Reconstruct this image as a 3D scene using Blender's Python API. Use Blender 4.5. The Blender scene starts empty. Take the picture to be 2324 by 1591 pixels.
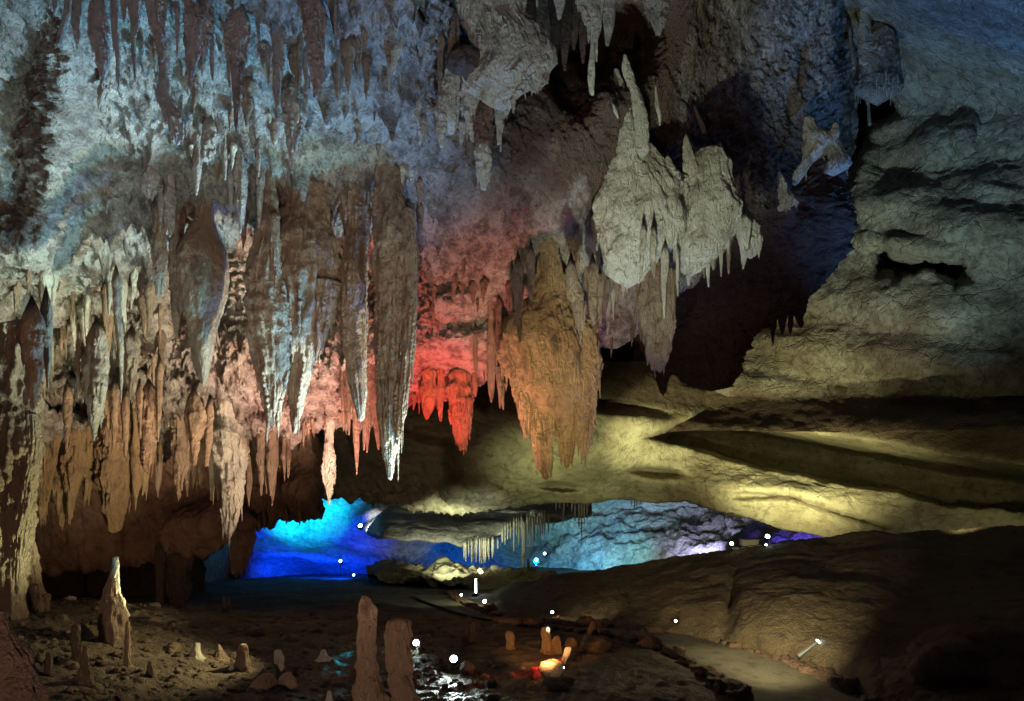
import bpy, math, random
import numpy as np
from mathutils import Vector
from mathutils.bvhtree import BVHTree

# ------------------------------------------------------------------ camera, world, exposure
SC = bpy.context.scene
COL = SC.collection
F, CX, HY, CZ = 1548.0, 1162.0, 1100.0, 3.0      # focal length and horizon in units of a 2324 px wide frame, eye height
cam_d = bpy.data.cameras.new('camera')
cam_d.sensor_width = 36.0
cam_d.lens = 36.0 * F / 2324.0
cam_d.shift_y = (HY - 795.5) / 2324.0             # rising front: verticals stay vertical
cam_d.clip_start = 0.1
cam_d.clip_end = 400.0
cam = bpy.data.objects.new('camera', cam_d)
COL.objects.link(cam)
cam.location = (0, 0, CZ)
cam.rotation_euler = (math.radians(90), 0, 0)
SC.camera = cam
W = bpy.data.worlds.new('World'); SC.world = W
W.use_nodes = True
W.node_tree.nodes['Background'].inputs[0].default_value = (0.60, 0.50, 0.62, 1)
W.node_tree.nodes['Background'].inputs[1].default_value = 0.032
SC.view_settings.view_transform = 'Standard'
SC.view_settings.look = 'None'
SC.view_settings.exposure = 0.0
SC.view_settings.gamma = 1.0
SC.cycles.use_denoising = True
SC.cycles.max_bounces = 4
SC.cycles.diffuse_bounces = 2
SC.cycles.glossy_bounces = 2
SC.cycles.sample_clamp_indirect = 4.0


def P(px, py, D):
    return Vector(((px - CX) / F * D, D, CZ + (HY - py) / F * D))


def pxy(v):
    return CX + v[0] / v[1] * F, HY - (v[2] - CZ) / v[1] * F


LIGHTS = []


def spot(name, pos, target, col, power, angle, blend=0.6, rad=0.08):
    l = bpy.data.lights.new(name, 'SPOT')
    l.color = col; l.energy = power
    l.spot_size = math.radians(angle); l.spot_blend = blend
    l.shadow_soft_size = rad
    o = bpy.data.objects.new(name, l); COL.objects.link(o)
    o.location = pos
    o.rotation_euler = (Vector(target) - Vector(pos)).to_track_quat('-Z', 'Y').to_euler()
    LIGHTS.append(o)
    return o


# the coloured show lights of the cave, with unseen fills added among them: (lamp position, aimed point, colour, power, cone)
LTS = [
    ('blue_wash', P(1040, 1440, 12.4), P(430, 130, 9.6), (0.14, 0.40, 1.0), 5460, 70, 1.0),
    ('cyan_wash', P(1100, 1450, 11.8), P(230, 380, 10.5), (0.26, 0.78, 1.0), 5937, 62, 1.0),
    ('green_white_wash', P(1300, 1440, 12.3), P(330, 600, 13.0), (0.95, 1.0, 0.70), 9800, 54, 1.0),
    ('green_white_wash_near', Vector((.5, 9.4, .3)), P(500, 440, 12.0), (0.78, 1.0, 0.86), 1700, 50, 1.0),
    ('teal_fill_left', P(330, 1470, 10.4), P(190, 430, 10.5), (0.48, 0.95, 1.0), 1200, 66, 1.0),  # added to light the far-left slope that the other washes miss
    ('warm_wash', P(900, 1405, 13.6), P(520, 880, 17.0), (1.0, 0.72, 0.52), 3909, 62, 1.0),
    ('amber_wash', P(640, 1440, 12.0), P(190, 1070, 14.5), (1.0, 0.80, 0.48), 2600, 60, .9),
    ('overhang_fill', P(450, 1440, 15.5), P(430, 1130, 20.0), (1.0, 0.60, 0.36), 900, 120, 1.0),  # unseen fill added to brighten the brown overhang
    ('unseen_warm_fill', Vector((-1.5, .5, .4)), P(620, 660, 12.0), (1.0, 0.66, 0.46), 1785, 92, 1.0),  # unseen warm fill added by the camera for the brown stalactite faces
    ('unseen_blue_fill', Vector((.5, 1.5, .4)), P(620, -40, 8.5), (0.45, 0.60, 1.0), 950, 62, 1.0),  # unseen bluish fill added by the camera for the top of the ceiling
    ('blue_ceiling_fill', P(1480, 1400, 13.0), P(1600, 120, 15.0), (0.30, 0.42, 1.0), 900, 70, 1.0),  # unseen fill added to lift the dark upper ceiling
    ('dim_brown_lamp', P(1300, 1700, 7.0), P(1400, 300, 14.0), (1.0, 0.62, 0.50), 546, 60, 1.0),
    ('red_lamp', P(965, 1270, 14.2), P(975, 780, 16.5), (1.0, 0.012, 0.012), 3000, 44, 1.0),
    ('red_lamp_left', P(850, 1330, 14.4), P(825, 900, 15.8), (1.0, 0.02, 0.02), 700, 40, 1.0),
    ('pink_lamp', P(1060, 1360, 13.0), P(1090, 640, 16.0), (1.0, 0.34, 0.28), 3334, 62, 1.0),
    ('rose_lamp', P(800, 1400, 13.8), P(700, 830, 16.0), (1.0, 0.40, 0.33), 4600, 54, 1.0),
    ('unseen_face_fill', Vector((-.8, 3.2, .3)), P(620, 780, 12.0), (1.0, 0.70, 0.46), 1700, 46, 1.0),  # narrow unseen fill added for the fronts of the big stalactites
    ('hollow_fill', P(300, 1360, 15.5), P(250, 1260, 22.0), (1.0, 0.64, 0.40), 160, 110, 1.0),  # dim unseen fill added for the low hollow
    ('gap_fill', P(1640, 1300, 12.6), P(1640, 520, 18.0), (1.0, 0.72, 0.60), 220, 50, 1.0),  # unseen fill added for the dark mass right of centre
    ('cluster_lamp', Vector((.6, 8.6, .5)), P(1262, 900, 13.6), (1.0, 0.80, 0.38), 2500, 32, .9),
    ('pale_rock_lamp', Vector((1.0, 6.6, .3)), P(1530, 420, 13.5), (0.84, 1.0, 0.78), 4830, 34, .7),
    ('drapery_lamp', Vector((.4, 6.6, .3)), P(1110, 170, 10.4), (0.52, 0.86, 1.0), 1700, 44, .8),
    ('blue_roof_lamp', P(2230, 1150, 15.5), P(2200, 60, 17.0), (0.14, 0.40, 1.0), 4940, 70, 1.0),
    ('wall_lamp', P(1990, 1185, 17.0), P(2110, 420, 23.0), (0.58, 0.92, 0.94), 3300, 54, 1.0),
    ('wall_lamp_low', P(1930, 1190, 17.5), P(1950, 660, 25.5), (1.0, 0.94, 0.55), 1800, 38, 1.0),
    ('vault_lamp_a', P(1250, 1275, 22.5), P(1300, 1050, 27.0), (0.92, 1.0, 0.52), 1000, 80, 1.0),
    ('vault_lamp_c', P(1400, 1285, 20.0), P(1490, 985, 26.5), (1.0, 1.0, 0.52), 5082, 36, 1.0),
    ('vault_lamp_b', P(1720, 1235, 19.6), P(1790, 1090, 24.5), (1.0, 0.98, 0.50), 3800, 54, 1.0),
    ('strip_lamp', P(1850, 1230, 21.0), P(1870, 1020, 24.8), (1.0, 0.96, 0.48), 1300, 84, 1.0),
    ('strip_lamp_left', P(1690, 1215, 22.5), P(1680, 975, 27.0), (1.0, 0.96, 0.48), 900, 70, 1.0),
    ('strip_lamp_far', P(2180, 1185, 15.5), P(2200, 1085, 21.5), (1.0, 0.94, 0.50), 420, 60, 1.0),
    ('mound_lamp', Vector((3.3, 8.6, .9)), P(1730, 1400, 15.0), (1.0, 0.88, 0.50), 1187, 56, 1.0),
    ('cyan_reflection_spot', P(800, 1468, 12.4), P(768, 1500, 11.6), (0.0, 0.8, 1.0), 14, 26, .5),  # added spot standing in for a cyan reflection on the wet floor
    ('mound_lamp_far', P(1240, 1380, 15.0), P(1500, 1330, 18.0), (1.0, 0.88, 0.50), 60, 90, 1.0),
    ('red_reflection_spot', P(1262, 1500, 10.9), P(1140, 1540, 10.2), (1.0, 0.05, 0.01), 70, 110, 1.0),  # added spot giving the red reflections on the floor
    ('warm_floor_lamp', P(1272, 1528, 10.15), P(1240, 1518, 10.6), (1.0, 0.78, 0.58), 9, 120, 1.0),
    ('stump_lamp', P(1240, 1500, 10.5), P(1260, 1450, 12.5), (1.0, 0.45, 0.15), 200, 90, 1.0),
    ('low_white_lamp', P(1028, 1508, 11.1), P(900, 1500, 8.5), (0.8, 1.0, 0.95), 60, 130, 1.0),
    ('low_white_lamp_rear', P(948, 1470, 12.2), P(700, 1480, 11.5), (0.8, 1.0, 0.90), 40, 130, 1.0),
    ('cyan_gallery_lamp', P(690, 1215, 36.0), P(690, 1130, 40.0), (0.0, 0.90, 1.0), 4200, 86, .9),
    ('blue_gallery_lamp', P(790, 1295, 34.0), P(700, 1225, 40.0), (0.0, 0.045, 1.0), 8000, 88, .8),
    ('gallery_white_lamp', P(818, 1203, 36.6), P(880, 1155, 39.0), (0.8, 0.86, 1.0), 400, 70, .9),
    ('gallery_cream_lamp', P(1000, 1296, 27.0), P(1050, 1185, 34.0), (0.92, 1.0, 0.66), 2100, 74, .9),
    ('comb_lamp', P(1090, 1298, 30.0), P(1090, 1250, 32.6), (1.0, 1.0, 0.66), 420, 70, .9),
    ('gallery_aqua_lamp', P(1340, 1300, 36.0), P(1350, 1220, 46.0), (0.22, 0.80, 0.92), 5002, 80, .9),
    ('gallery_pale_lamp', P(1430, 1275, 33.0), P(1500, 1170, 44.0), (0.85, 1.0, 0.90), 1819, 80, 1.0),
    ('shelf_fill', P(1100, 1215, 24.0), P(1070, 1185, 34.0), (0.86, 1.0, 0.78), 840, 50, 1.0),  # added from the front to brighten the shelf
    ('gallery_lilac_lamp', P(1580, 1262, 36.0), P(1610, 1200, 44.0), (0.52, 0.50, 1.0), 2470, 80, .9),
    ('gallery_deep_blue_lamp', P(1215, 1281, 34.5), P(1180, 1235, 44.0), (0.0, 0.16, 1.0), 5200, 100, .9),
    ('violet_lamp', P(1800, 1228, 31.0), P(1800, 1190, 40.0), (0.12, 0.06, 1.0), 800, 70, .9),
    ('column_lamp', P(420, 1420, 11.4), P(60, 1080, 11.2), (0.88, 1.0, 0.55), 1170, 76, .8),
    ('floor_lamp', P(700, 1330, 11.5), P(350, 1470, 10.5), (1.0, 0.86, 0.45), 480, 90, 1.0),
    ('path_lamp', P(1130, 1290, 20.0), P(1040, 1370, 21.0), (0.95, 1.0, 0.55), 150, 90, 1.0),
    ('path_lamp_near', P(1640, 1300, 13.0), P(1640, 1500, 11.0), (1.0, 0.86, 0.5), 88, 100, 1.0),
]
for n_, p_, t_, c_, w_, a_, b_ in LTS:
    spot(n_, p_, t_, c_, w_, a_, b_, 0.10)

# ------------------------------------------------------------------ noise
_rs = np.random.RandomState(7)
_perm = _rs.permutation(256).astype(np.int32)
_perm = np.concatenate([_perm, _perm, _perm])
_g = _rs.normal(size=(256, 3)); _g /= np.linalg.norm(_g, axis=1)[:, None]
_rnd = _rs.rand(256, 3)


def perlin(p):
    pi = np.floor(p).astype(np.int64); f = p - pi; pi &= 255
    u = f * f * f * (f * (f * 6 - 15) + 10)
    x0, y0, z0 = pi[:, 0], pi[:, 1], pi[:, 2]
    x1, y1, z1 = (x0 + 1) & 255, (y0 + 1) & 255, (z0 + 1) & 255

    def gr(x, y, z, dx, dy, dz):
        h = _perm[_perm[_perm[x] + y] + z]
        g = _g[h]
        return g[:, 0] * (f[:, 0] - dx) + g[:, 1] * (f[:, 1] - dy) + g[:, 2] * (f[:, 2] - dz)
    a = gr(x0, y0, z0, 0, 0, 0); b = gr(x1, y0, z0, 1, 0, 0); c = gr(x0, y1, z0, 0, 1, 0); d = gr(x1, y1, z0, 1, 1, 0)
    e = gr(x0, y0, z1, 0, 0, 1); g = gr(x1, y0, z1, 1, 0, 1); h = gr(x0, y1, z1, 0, 1, 1); i = gr(x1, y1, z1, 1, 1, 1)
    ux, uy, uz = u[:, 0], u[:, 1], u[:, 2]
    ab = a + ux * (b - a); cd = c + ux * (d - c); eg = e + ux * (g - e); hi = h + ux * (i - h)
    lo = ab + uy * (cd - ab); hi2 = eg + uy * (hi - eg)
    return lo + uz * (hi2 - lo)


def fbm(p, freq, octv=4, seed=0.0, gain=.5, ridged=False):
    r = np.zeros(len(p)); a = 1.0; s = 0.0
    f = np.asarray(freq, float)
    for k in range(octv):
        n = perlin(p * f + seed * 17.3 + k * 31.7)
        if ridged:
            n = 1 - 2 * np.abs(n) * 1.6
        r += a * n; s += a; a *= gain; f = f * 2.03
    return r / s


def nubs(p, cell, seed=0, sharp=1.6, prob=1.0):
    """Hanging nodules: cones on a jittered grid in plan."""
    q = p[:, :2] / cell + seed * 13.7
    qi = np.floor(q).astype(np.int64)
    out = np.zeros(len(p))
    for dx in (-1, 0, 1):
        for dy in (-1, 0, 1):
            cx = qi[:, 0] + dx; cy = qi[:, 1] + dy
            h = _perm[_perm[(cx & 255)] + (cy & 255)]
            j = _rnd[h]
            d = np.hypot(q[:, 0] - cx - j[:, 0], q[:, 1] - cy - j[:, 1])
            r = 0.25 + 0.45 * j[:, 2]
            v = np.clip(1 - d / r, 0, 1) ** sharp * (0.3 + 0.9 * _rnd[(h * 7 + 3) & 255][:, 0])
            v[(_rnd[(h * 5 + 1) & 255][:, 1] > prob)] = 0
            out = np.maximum(out, v)
    return out


def sstep(a, b, x):
    t = np.clip((x - a) / (b - a), 0, 1)
    return t * t * (3 - 2 * t)


def lin(xs, ys, x):
    return np.interp(x, xs, ys)


# ------------------------------------------------------------------ materials
def rock_mat(name, c1, c2, c3=None, rough=.8, bump=.5, bscale=6.0, spec=.3, crack=0.0, stretch=1.0, fine=1.0, stain=.55, mud=None, contrast=False, wet=False):
    m = bpy.data.materials.new(name); m.use_nodes = True
    nt = m.node_tree; N = nt.nodes; L = nt.links
    b = N['Principled BSDF']
    geo = N.new('ShaderNodeNewGeometry')
    mp = N.new('ShaderNodeMapping'); mp.inputs['Scale'].default_value = (1, 1, stretch)
    L.new(geo.outputs['Position'], mp.inputs['Vector'])

    def noise(s, d=5, r=.6, dist=0.0):
        n = N.new('ShaderNodeTexNoise'); n.inputs['Scale'].default_value = s
        n.inputs['Detail'].default_value = d; n.inputs['Roughness'].default_value = r
        n.inputs['Distortion'].default_value = dist
        L.new(mp.outputs[0], n.inputs['Vector']); return n
    big = noise(.55, 6, .62, .4)
    med = noise(3.1, 8, .65, .2)
    r1 = N.new('ShaderNodeValToRGB'); r1.color_ramp.elements[0].position = stain - .13; r1.color_ramp.elements[1].position = stain + .10
    r1.color_ramp.elements[0].color = (*c1, 1); r1.color_ramp.elements[1].color = (*c2, 1)
    L.new(big.outputs[0], r1.inputs[0])
    mx = N.new('ShaderNodeMix'); mx.data_type = 'RGBA'
    r2 = N.new('ShaderNodeMapRange'); r2.inputs[1].default_value = .50; r2.inputs[2].default_value = .66; r2.inputs[4].default_value = .8
    L.new(med.outputs[0], r2.inputs[0]); L.new(r2.outputs[0], mx.inputs[0])
    L.new(r1.outputs[0], mx.inputs[6])
    c3 = c3 or tuple(v * .45 for v in c1)
    mx.inputs[7].default_value = (*c3, 1)
    outc = mx.outputs[2]
    if contrast:
        n9 = noise(3.6, 9, .72, .3)
        r9 = N.new('ShaderNodeMapRange'); r9.inputs[1].default_value = .46; r9.inputs[2].default_value = .60; r9.inputs[4].default_value = .62
        m9 = N.new('ShaderNodeMix'); m9.data_type = 'RGBA'; m9.inputs[7].default_value = (c3[0] * .7, c3[1] * .7, c3[2] * .7, 1)
        L.new(n9.outputs[0], r9.inputs[0]); L.new(r9.outputs[0], m9.inputs[0]); L.new(outc, m9.inputs[6]); outc = m9.outputs[2]
    if mud:  # brown tips and zones, plus shade put into the colour
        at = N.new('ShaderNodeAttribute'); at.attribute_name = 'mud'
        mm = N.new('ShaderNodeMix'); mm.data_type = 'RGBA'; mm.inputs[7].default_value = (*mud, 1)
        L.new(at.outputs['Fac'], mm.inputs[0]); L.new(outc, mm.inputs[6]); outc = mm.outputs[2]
    L.new(outc, b.inputs['Base Color'])
    b.inputs['Specular IOR Level'].default_value = spec
    rr = N.new('ShaderNodeMapRange'); rr.inputs[3].default_value = max(.1, rough - .2); rr.inputs[4].default_value = min(1, rough + .15)
    rn = noise(4.0, 3); L.new(rn.outputs[0], rr.inputs[0]); L.new(rr.outputs[0], b.inputs['Roughness'])
    if wet:
        wa = N.new('ShaderNodeAttribute'); wa.attribute_name = 'mud'
        wr = N.new('ShaderNodeMix'); wr.inputs[3].default_value = .22
        L.new(wa.outputs['Fac'], wr.inputs[0]); L.new(rr.outputs[0], wr.inputs[2]); L.new(wr.outputs[0], b.inputs['Roughness'])
    n1 = noise(bscale, 9, .68, .3); n2 = noise(bscale * 5, 6, .6)
    ad = N.new('ShaderNodeMath'); ad.operation = 'MULTIPLY_ADD'; ad.inputs[1].default_value = .30 * fine
    L.new(n2.outputs[0], ad.inputs[0]); L.new(n1.outputs[0], ad.inputs[2])
    h = ad
    if crack > 0:
        nd = noise(1.2, 3)
        vm = N.new('ShaderNodeVectorMath'); vm.operation = 'MULTIPLY_ADD'
        vm.inputs[1].default_value = (.9, .9, .9)
        L.new(nd.outputs['Color'], vm.inputs[0]); L.new(mp.outputs[0], vm.inputs[2])
        vo = N.new('ShaderNodeTexVoronoi'); vo.feature = 'DISTANCE_TO_EDGE'; vo.inputs['Scale'].default_value = 1.1
        L.new(vm.outputs[0], vo.inputs['Vector'])
        mr = N.new('ShaderNodeMapRange'); mr.inputs[2].default_value = .05; mr.inputs[4].default_value = crack
        L.new(vo.outputs['Distance'], mr.inputs[0])
        a2 = N.new('ShaderNodeMath'); L.new(h.outputs[0], a2.inputs[0]); L.new(mr.outputs[0], a2.inputs[1]); h = a2
    bp = N.new('ShaderNodeBump'); bp.inputs['Strength'].default_value = 1.0; bp.inputs['Distance'].default_value = bump * .25
    L.new(h.outputs[0], bp.inputs['Height']); L.new(bp.outputs[0], b.inputs['Normal'])
    return m


def plain(name, c, rough=.5, metal=0.0, emit=None, es=0.0):
    m = bpy.data.materials.new(name); m.use_nodes = True
    nt = m.node_tree; b = nt.nodes['Principled BSDF']
    b.inputs['Roughness'].default_value = rough; b.inputs['Metallic'].default_value = metal
    n = nt.nodes.new('ShaderNodeTexNoise'); n.inputs['Scale'].default_value = 9
    r = nt.nodes.new('ShaderNodeValToRGB')
    r.color_ramp.elements[0].color = (*[v * .7 for v in c], 1); r.color_ramp.elements[1].color = (*c, 1)
    nt.links.new(n.outputs[0], r.inputs[0]); nt.links.new(r.outputs[0], b.inputs['Base Color'])
    if emit:
        b.inputs['Emission Color'].default_value = (*emit, 1); b.inputs['Emission Strength'].default_value = es
    return m


M = {}
M['ceiling'] = rock_mat('grey_limestone', (.52, .49, .44), (.36, .31, .26), (.12, .085, .065), bump=1.5, bscale=8, mud=(.12, .078, .058), contrast=True)
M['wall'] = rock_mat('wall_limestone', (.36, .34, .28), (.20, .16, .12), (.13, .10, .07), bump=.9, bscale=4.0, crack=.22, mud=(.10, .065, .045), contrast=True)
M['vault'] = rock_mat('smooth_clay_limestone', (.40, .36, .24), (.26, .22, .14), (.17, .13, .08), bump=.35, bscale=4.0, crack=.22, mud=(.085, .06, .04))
M['gallery'] = rock_mat('gallery_limestone', (.48, .46, .42), (.34, .32, .28), (.24, .22, .20), bump=1.6, bscale=2.2, contrast=True)
M['stal'] = rock_mat('brown_dripstone', (.36, .265, .19), (.25, .17, .115), (.12, .08, .055), bump=1.1, bscale=12, stretch=.45, rough=.7)
M['grey'] = rock_mat('grey_dripstone', (.50, .46, .42), (.36, .31, .27), (.16, .12, .095), bump=1.2, bscale=11, stretch=.6, rough=.7)
M['pale'] = rock_mat('pale_calcite', (.66, .64, .54), (.50, .47, .38), (.28, .23, .17), bump=1.1, bscale=11, stretch=.5, rough=.65)
M['orange'] = rock_mat('orange_dripstone', (.52, .37, .21), (.36, .23, .12), (.13, .085, .055), bump=1.3, bscale=13, stretch=.5, rough=.55, spec=.5)
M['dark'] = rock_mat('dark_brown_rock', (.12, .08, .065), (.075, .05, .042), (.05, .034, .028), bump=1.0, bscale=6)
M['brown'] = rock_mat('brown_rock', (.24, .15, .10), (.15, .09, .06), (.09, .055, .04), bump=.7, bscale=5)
M['mud'] = rock_mat('wet_mud', (.16, .12, .075), (.08, .055, .04), (.05, .034, .026), bump=.7, bscale=6, rough=.85, spec=.35, wet=True)
M['mound'] = rock_mat('clay_mound', (.20, .15, .09), (.14, .10, .06), (.08, .055, .038), bump=.7, bscale=5, rough=.9)
M['path'] = rock_mat('paving', (.20, .175, .12), (.13, .115, .08), (.08, .07, .05), bump=.35, bscale=14, rough=.85)
M['metal'] = plain('dark_metal', (.035, .035, .04), .45, .6)
M['steel'] = plain('grey_steel', (.35, .36, .36), .35, .8)
M['red_block'] = plain('red_painted_stone', (.55, .03, .02), .6)
M['lamp'] = plain('lamp_glass', (.8, .8, .8), .3, 0, (.80, 1.0, .98), 30.0)
M['lamp_blue'] = plain('blue_lamp_glass', (.6, .7, .8), .3, 0, (.25, .65, 1.0), 12.0)
M['lamp_warm'] = plain('warm_lamp_glass', (.8, .8, .7), .3, 0, (1.0, .95, .55), 30.0)
wm = plain('pool_water', (.012, .014, .012), .03); M['water'] = wm
wm.node_tree.nodes['Principled BSDF'].inputs['Specular IOR Level'].default_value = .8


def tag(o, label=None, cat=None, group=None, kind=None):
    if label: o['label'] = label
    if cat: o['category'] = cat
    if group: o['group'] = group
    if kind: o['kind'] = kind
    return o


def mesh_obj(name, V, Fc, mat, parent=None, smooth=True):
    me = bpy.data.meshes.new(name)
    V = np.asarray(V, np.float32)
    Fc = np.asarray(Fc, np.int32)
    if Fc.ndim == 2:
        n, k = Fc.shape
        me.vertices.add(len(V)); me.vertices.foreach_set('co', V.ravel())
        me.loops.add(n * k); me.loops.foreach_set('vertex_index', Fc.ravel())
        me.polygons.add(n); me.polygons.foreach_set('loop_start', np.arange(0, n * k, k, dtype=np.int32))
        me.update(calc_edges=True)
    me.materials.append(mat)
    if smooth:
        me.polygons.foreach_set('use_smooth', np.ones(len(me.polygons), bool))
    o = bpy.data.objects.new(name, me); COL.objects.link(o)
    if parent: o.parent = parent
    return o


def grid_faces(nu, nv, wrap=False):
    i = np.arange(nv - 1)[:, None]; j = np.arange(nu if wrap else nu - 1)[None, :]
    a = i * nu + j; b = i * nu + (j + 1) % nu; c = (i + 1) * nu + (j + 1) % nu; d = (i + 1) * nu + j
    return np.stack([a, b, c, d], -1).reshape(-1, 4)


def world(px, py, D):
    return np.stack([(px - CX) / F * D, D, CZ + (HY - py) / F * D], -1)


def normals(V3):
    du = np.gradient(V3, axis=1); dv = np.gradient(V3, axis=0)
    n = np.cross(du, dv); l = np.linalg.norm(n, axis=-1, keepdims=True)
    return n / np.maximum(l, 1e-9)


def surf(name, PX, PY, D, mat, disp, kind='structure'):
    """PX, PY, D are 2-D arrays; disp(points, normals) -> displaced points. Normals point at the viewer side."""
    V = world(PX, PY, D)
    n = normals(V)
    s = np.sign(-(n * (V - np.array([0, 0, CZ]))).sum(-1, keepdims=True)); n = n * np.where(s == 0, 1, s)
    V = disp(V.reshape(-1, 3), n.reshape(-1, 3), PX.ravel(), PY.ravel())
    o = mesh_obj(name, V, grid_faces(PX.shape[1], PX.shape[0]), mat)
    o['kind'] = kind
    return o


def blob(px, py, cx, cy, rx, ry, rot=0.0, p=1.0):
    c, s = math.cos(math.radians(rot)), math.sin(math.radians(rot))
    dx, dy = px - cx, py - cy
    u = (dx * c + dy * s) / rx; v = (-dx * s + dy * c) / ry
    return np.exp(-(u * u + v * v) ** p)


# ------------------------------------------------------------------ A: the great hanging ceiling
A_X = [-400, -100, 100, 250, 400, 560, 640, 700, 800, 950, 1120, 1200, 1300, 1360, 1450, 1550, 1640, 1720, 1800, 1880, 1945]
A_B = [960, 945, 1000, 1042, 1020, 1018, 1016, 965, 940, 905, 850, 835, 825, 790, 745, 655, 560, 480, 470, 415, 340]


def A_D(px, py):
    base = lin([-350, -150, 0, 200, 400, 550, 700, 850, 1010], [6.2, 7.3, 8.6, 10.4, 12.2, 13.6, 14.9, 16.0, 17.2], py)
    # wall on the far left comes nearer, ceiling on the right stands farther off
    base = base - 3.2 * sstep(330, -300, px) * sstep(100, 700, py)
    base = base + lin([900, 1150, 1300, 1500, 1700, 1950], [0, .6, 1.6, 3.0, 4.6, 6.0], px) * sstep(900, -100, py)
    base = base + lin([1300, 1500, 1700, 1950], [0, 1.0, 2.4, 5.0], px)
    # the ledge above the large stalactites with the deep recess behind it
    k = sstep(345, 420, px) * sstep(1000, 900, px)
    edge = 512 + 18 * np.sin(px / 47.0) + 12 * np.sin(px / 19.0)
    base = base + k * (1.9 * sstep(edge, edge + 26, py) * sstep(edge + 330, edge + 60, py))
    base = base + 1.3 * blob(px, py, 210, 915, 130, 34, 3, 2) - .5 * blob(px, py, 200, 862, 200, 14)
    # dark hollows
    base = base + 3.0 * blob(px, py, 1390, 60, 110, 120, p=2) + 2.0 * blob(px, py, 1300, 130, 60, 130, p=2)
    base = base + .5 * blob(px, py, 1000, 850, 110, 50) + .5 * blob(px, py, 1010, 640, 60, 25)
    base = base - 1.0 * blob(px, py, 1000, 1, 160, 90)
    # the big bulge above the red light
    base = base - .5 * blob(px, py, 1050, 770, 110, 30, -10)
    base = base + 3.2 * blob(px, py, 1140, -60, 190, 300, 0, 2)
    # spur at the left
    base = base - .8 * blob(px, py, 130, 330, 45, 260, 8) + .2 * blob(px, py, 60, 200, 80, 160)
    base = base - .7 * blob(px, py, 40, 560, 160, 60)
    return base


BROWN_SHADE = {}


def A_disp(V, n, px, py):
    m_nub = sstep(1500, 800, px) * sstep(300, 420, px + .3 * py) * .85 + .15
    m_nub = m_nub * (1 - .8 * sstep(900, 960, px) * sstep(560, 640, py))
    m_rough = (sstep(1250, 1000, px) * .5 + .5) * (1 - .55 * blob(px, py, 1010, 800, 120, 160, 0, 2))
    d = .34 * fbm(V, (.55, .55, .75), 3, 1) + .24 * fbm(V, 1.5, 3, 2) * m_rough + .22 * fbm(V, 3.6, 4, 3, .62, ridged=True) * m_rough + .09 * fbm(V, 10, 2, 4) * m_rough
    V = V + n * d[:, None]
    dn = .50 * nubs(V, .66, 1, 2.0, .6) * m_nub + .34 * nubs(V, .31, 2, 1.5, .75) * m_nub + .22 * nubs(V, .17, 3, 1.3, .85) * m_nub
    dn = dn * (0.6 + .8 * sstep(-.2, .3, fbm(V, .6, 2, 5)))
    w = fbm(V, .8, 3, 9)
    V[:, 2] -= dn
    mud = np.clip(1.3 * (blob(px, py, 1330, 320, 270, 190, 20, 1.5) + blob(px, py, 1700, 380, 220, 160, 0, 1.5) + .3 * blob(px, py, 40, 100, 110, 140, 0, 1) + blob(px, py, 1420, 60, 230, 160, 0, 1.5)) * sstep(-.5, .1, w), 0, 1)  # shade of the dark ceiling centre painted in as brown
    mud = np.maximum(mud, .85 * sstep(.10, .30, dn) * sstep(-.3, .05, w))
    BROWN_SHADE['A'] = mud
    return V


STEP = 3.4
u = np.arange(-330, 1946, STEP); nv = 400
bot = lin(A_X, A_B, u) + 9 * np.sin(u / 31.0) + 6 * np.sin(u / 13.0)
t = np.linspace(0, 1, nv)[:, None]
PY = -330 + (bot[None, :] + 330) * t; PX = np.repeat(u[None, :], nv, 0)
DD = A_D(PX, PY)
# behind the lip the ceiling rolls back and up
cu = np.linspace(0, 1, 26)[1:, None]
PYc = bot[None, :] + 4 * np.sin(cu * math.pi) - 70 * cu ** 2
PXc = np.repeat(u[None, :], 25, 0)
DDc = DD[-1][None, :] + 3.4 * cu ** .8
side = sstep(1945, 1880, PX)
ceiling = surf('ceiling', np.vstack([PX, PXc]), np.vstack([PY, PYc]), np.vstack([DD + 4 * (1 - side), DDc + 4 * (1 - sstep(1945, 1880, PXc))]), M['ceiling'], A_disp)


def set_mask(o, v):
    a_ = o.data.attributes.new('mud', 'FLOAT', 'POINT'); a_.data.foreach_set('value', v.astype(np.float32))


set_mask(ceiling, BROWN_SHADE['A'])


def bvh(o):
    me = o.data
    co = np.empty(len(me.vertices) * 3, np.float32); me.vertices.foreach_get('co', co)
    vi = np.empty(len(me.loops), np.int32); me.loops.foreach_get('vertex_index', vi)
    return BVHTree.FromPolygons(co.reshape(-1, 3).tolist(), vi.reshape(-1, 4).tolist())


BV_A = bvh(ceiling)


def hit(bv, px, py):
    d = P(px, py, 1.0) - Vector((0, 0, CZ))
    r = bv.ray_cast(Vector((0, 0, CZ)), d.normalized(), 200)
    return r[0]


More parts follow.
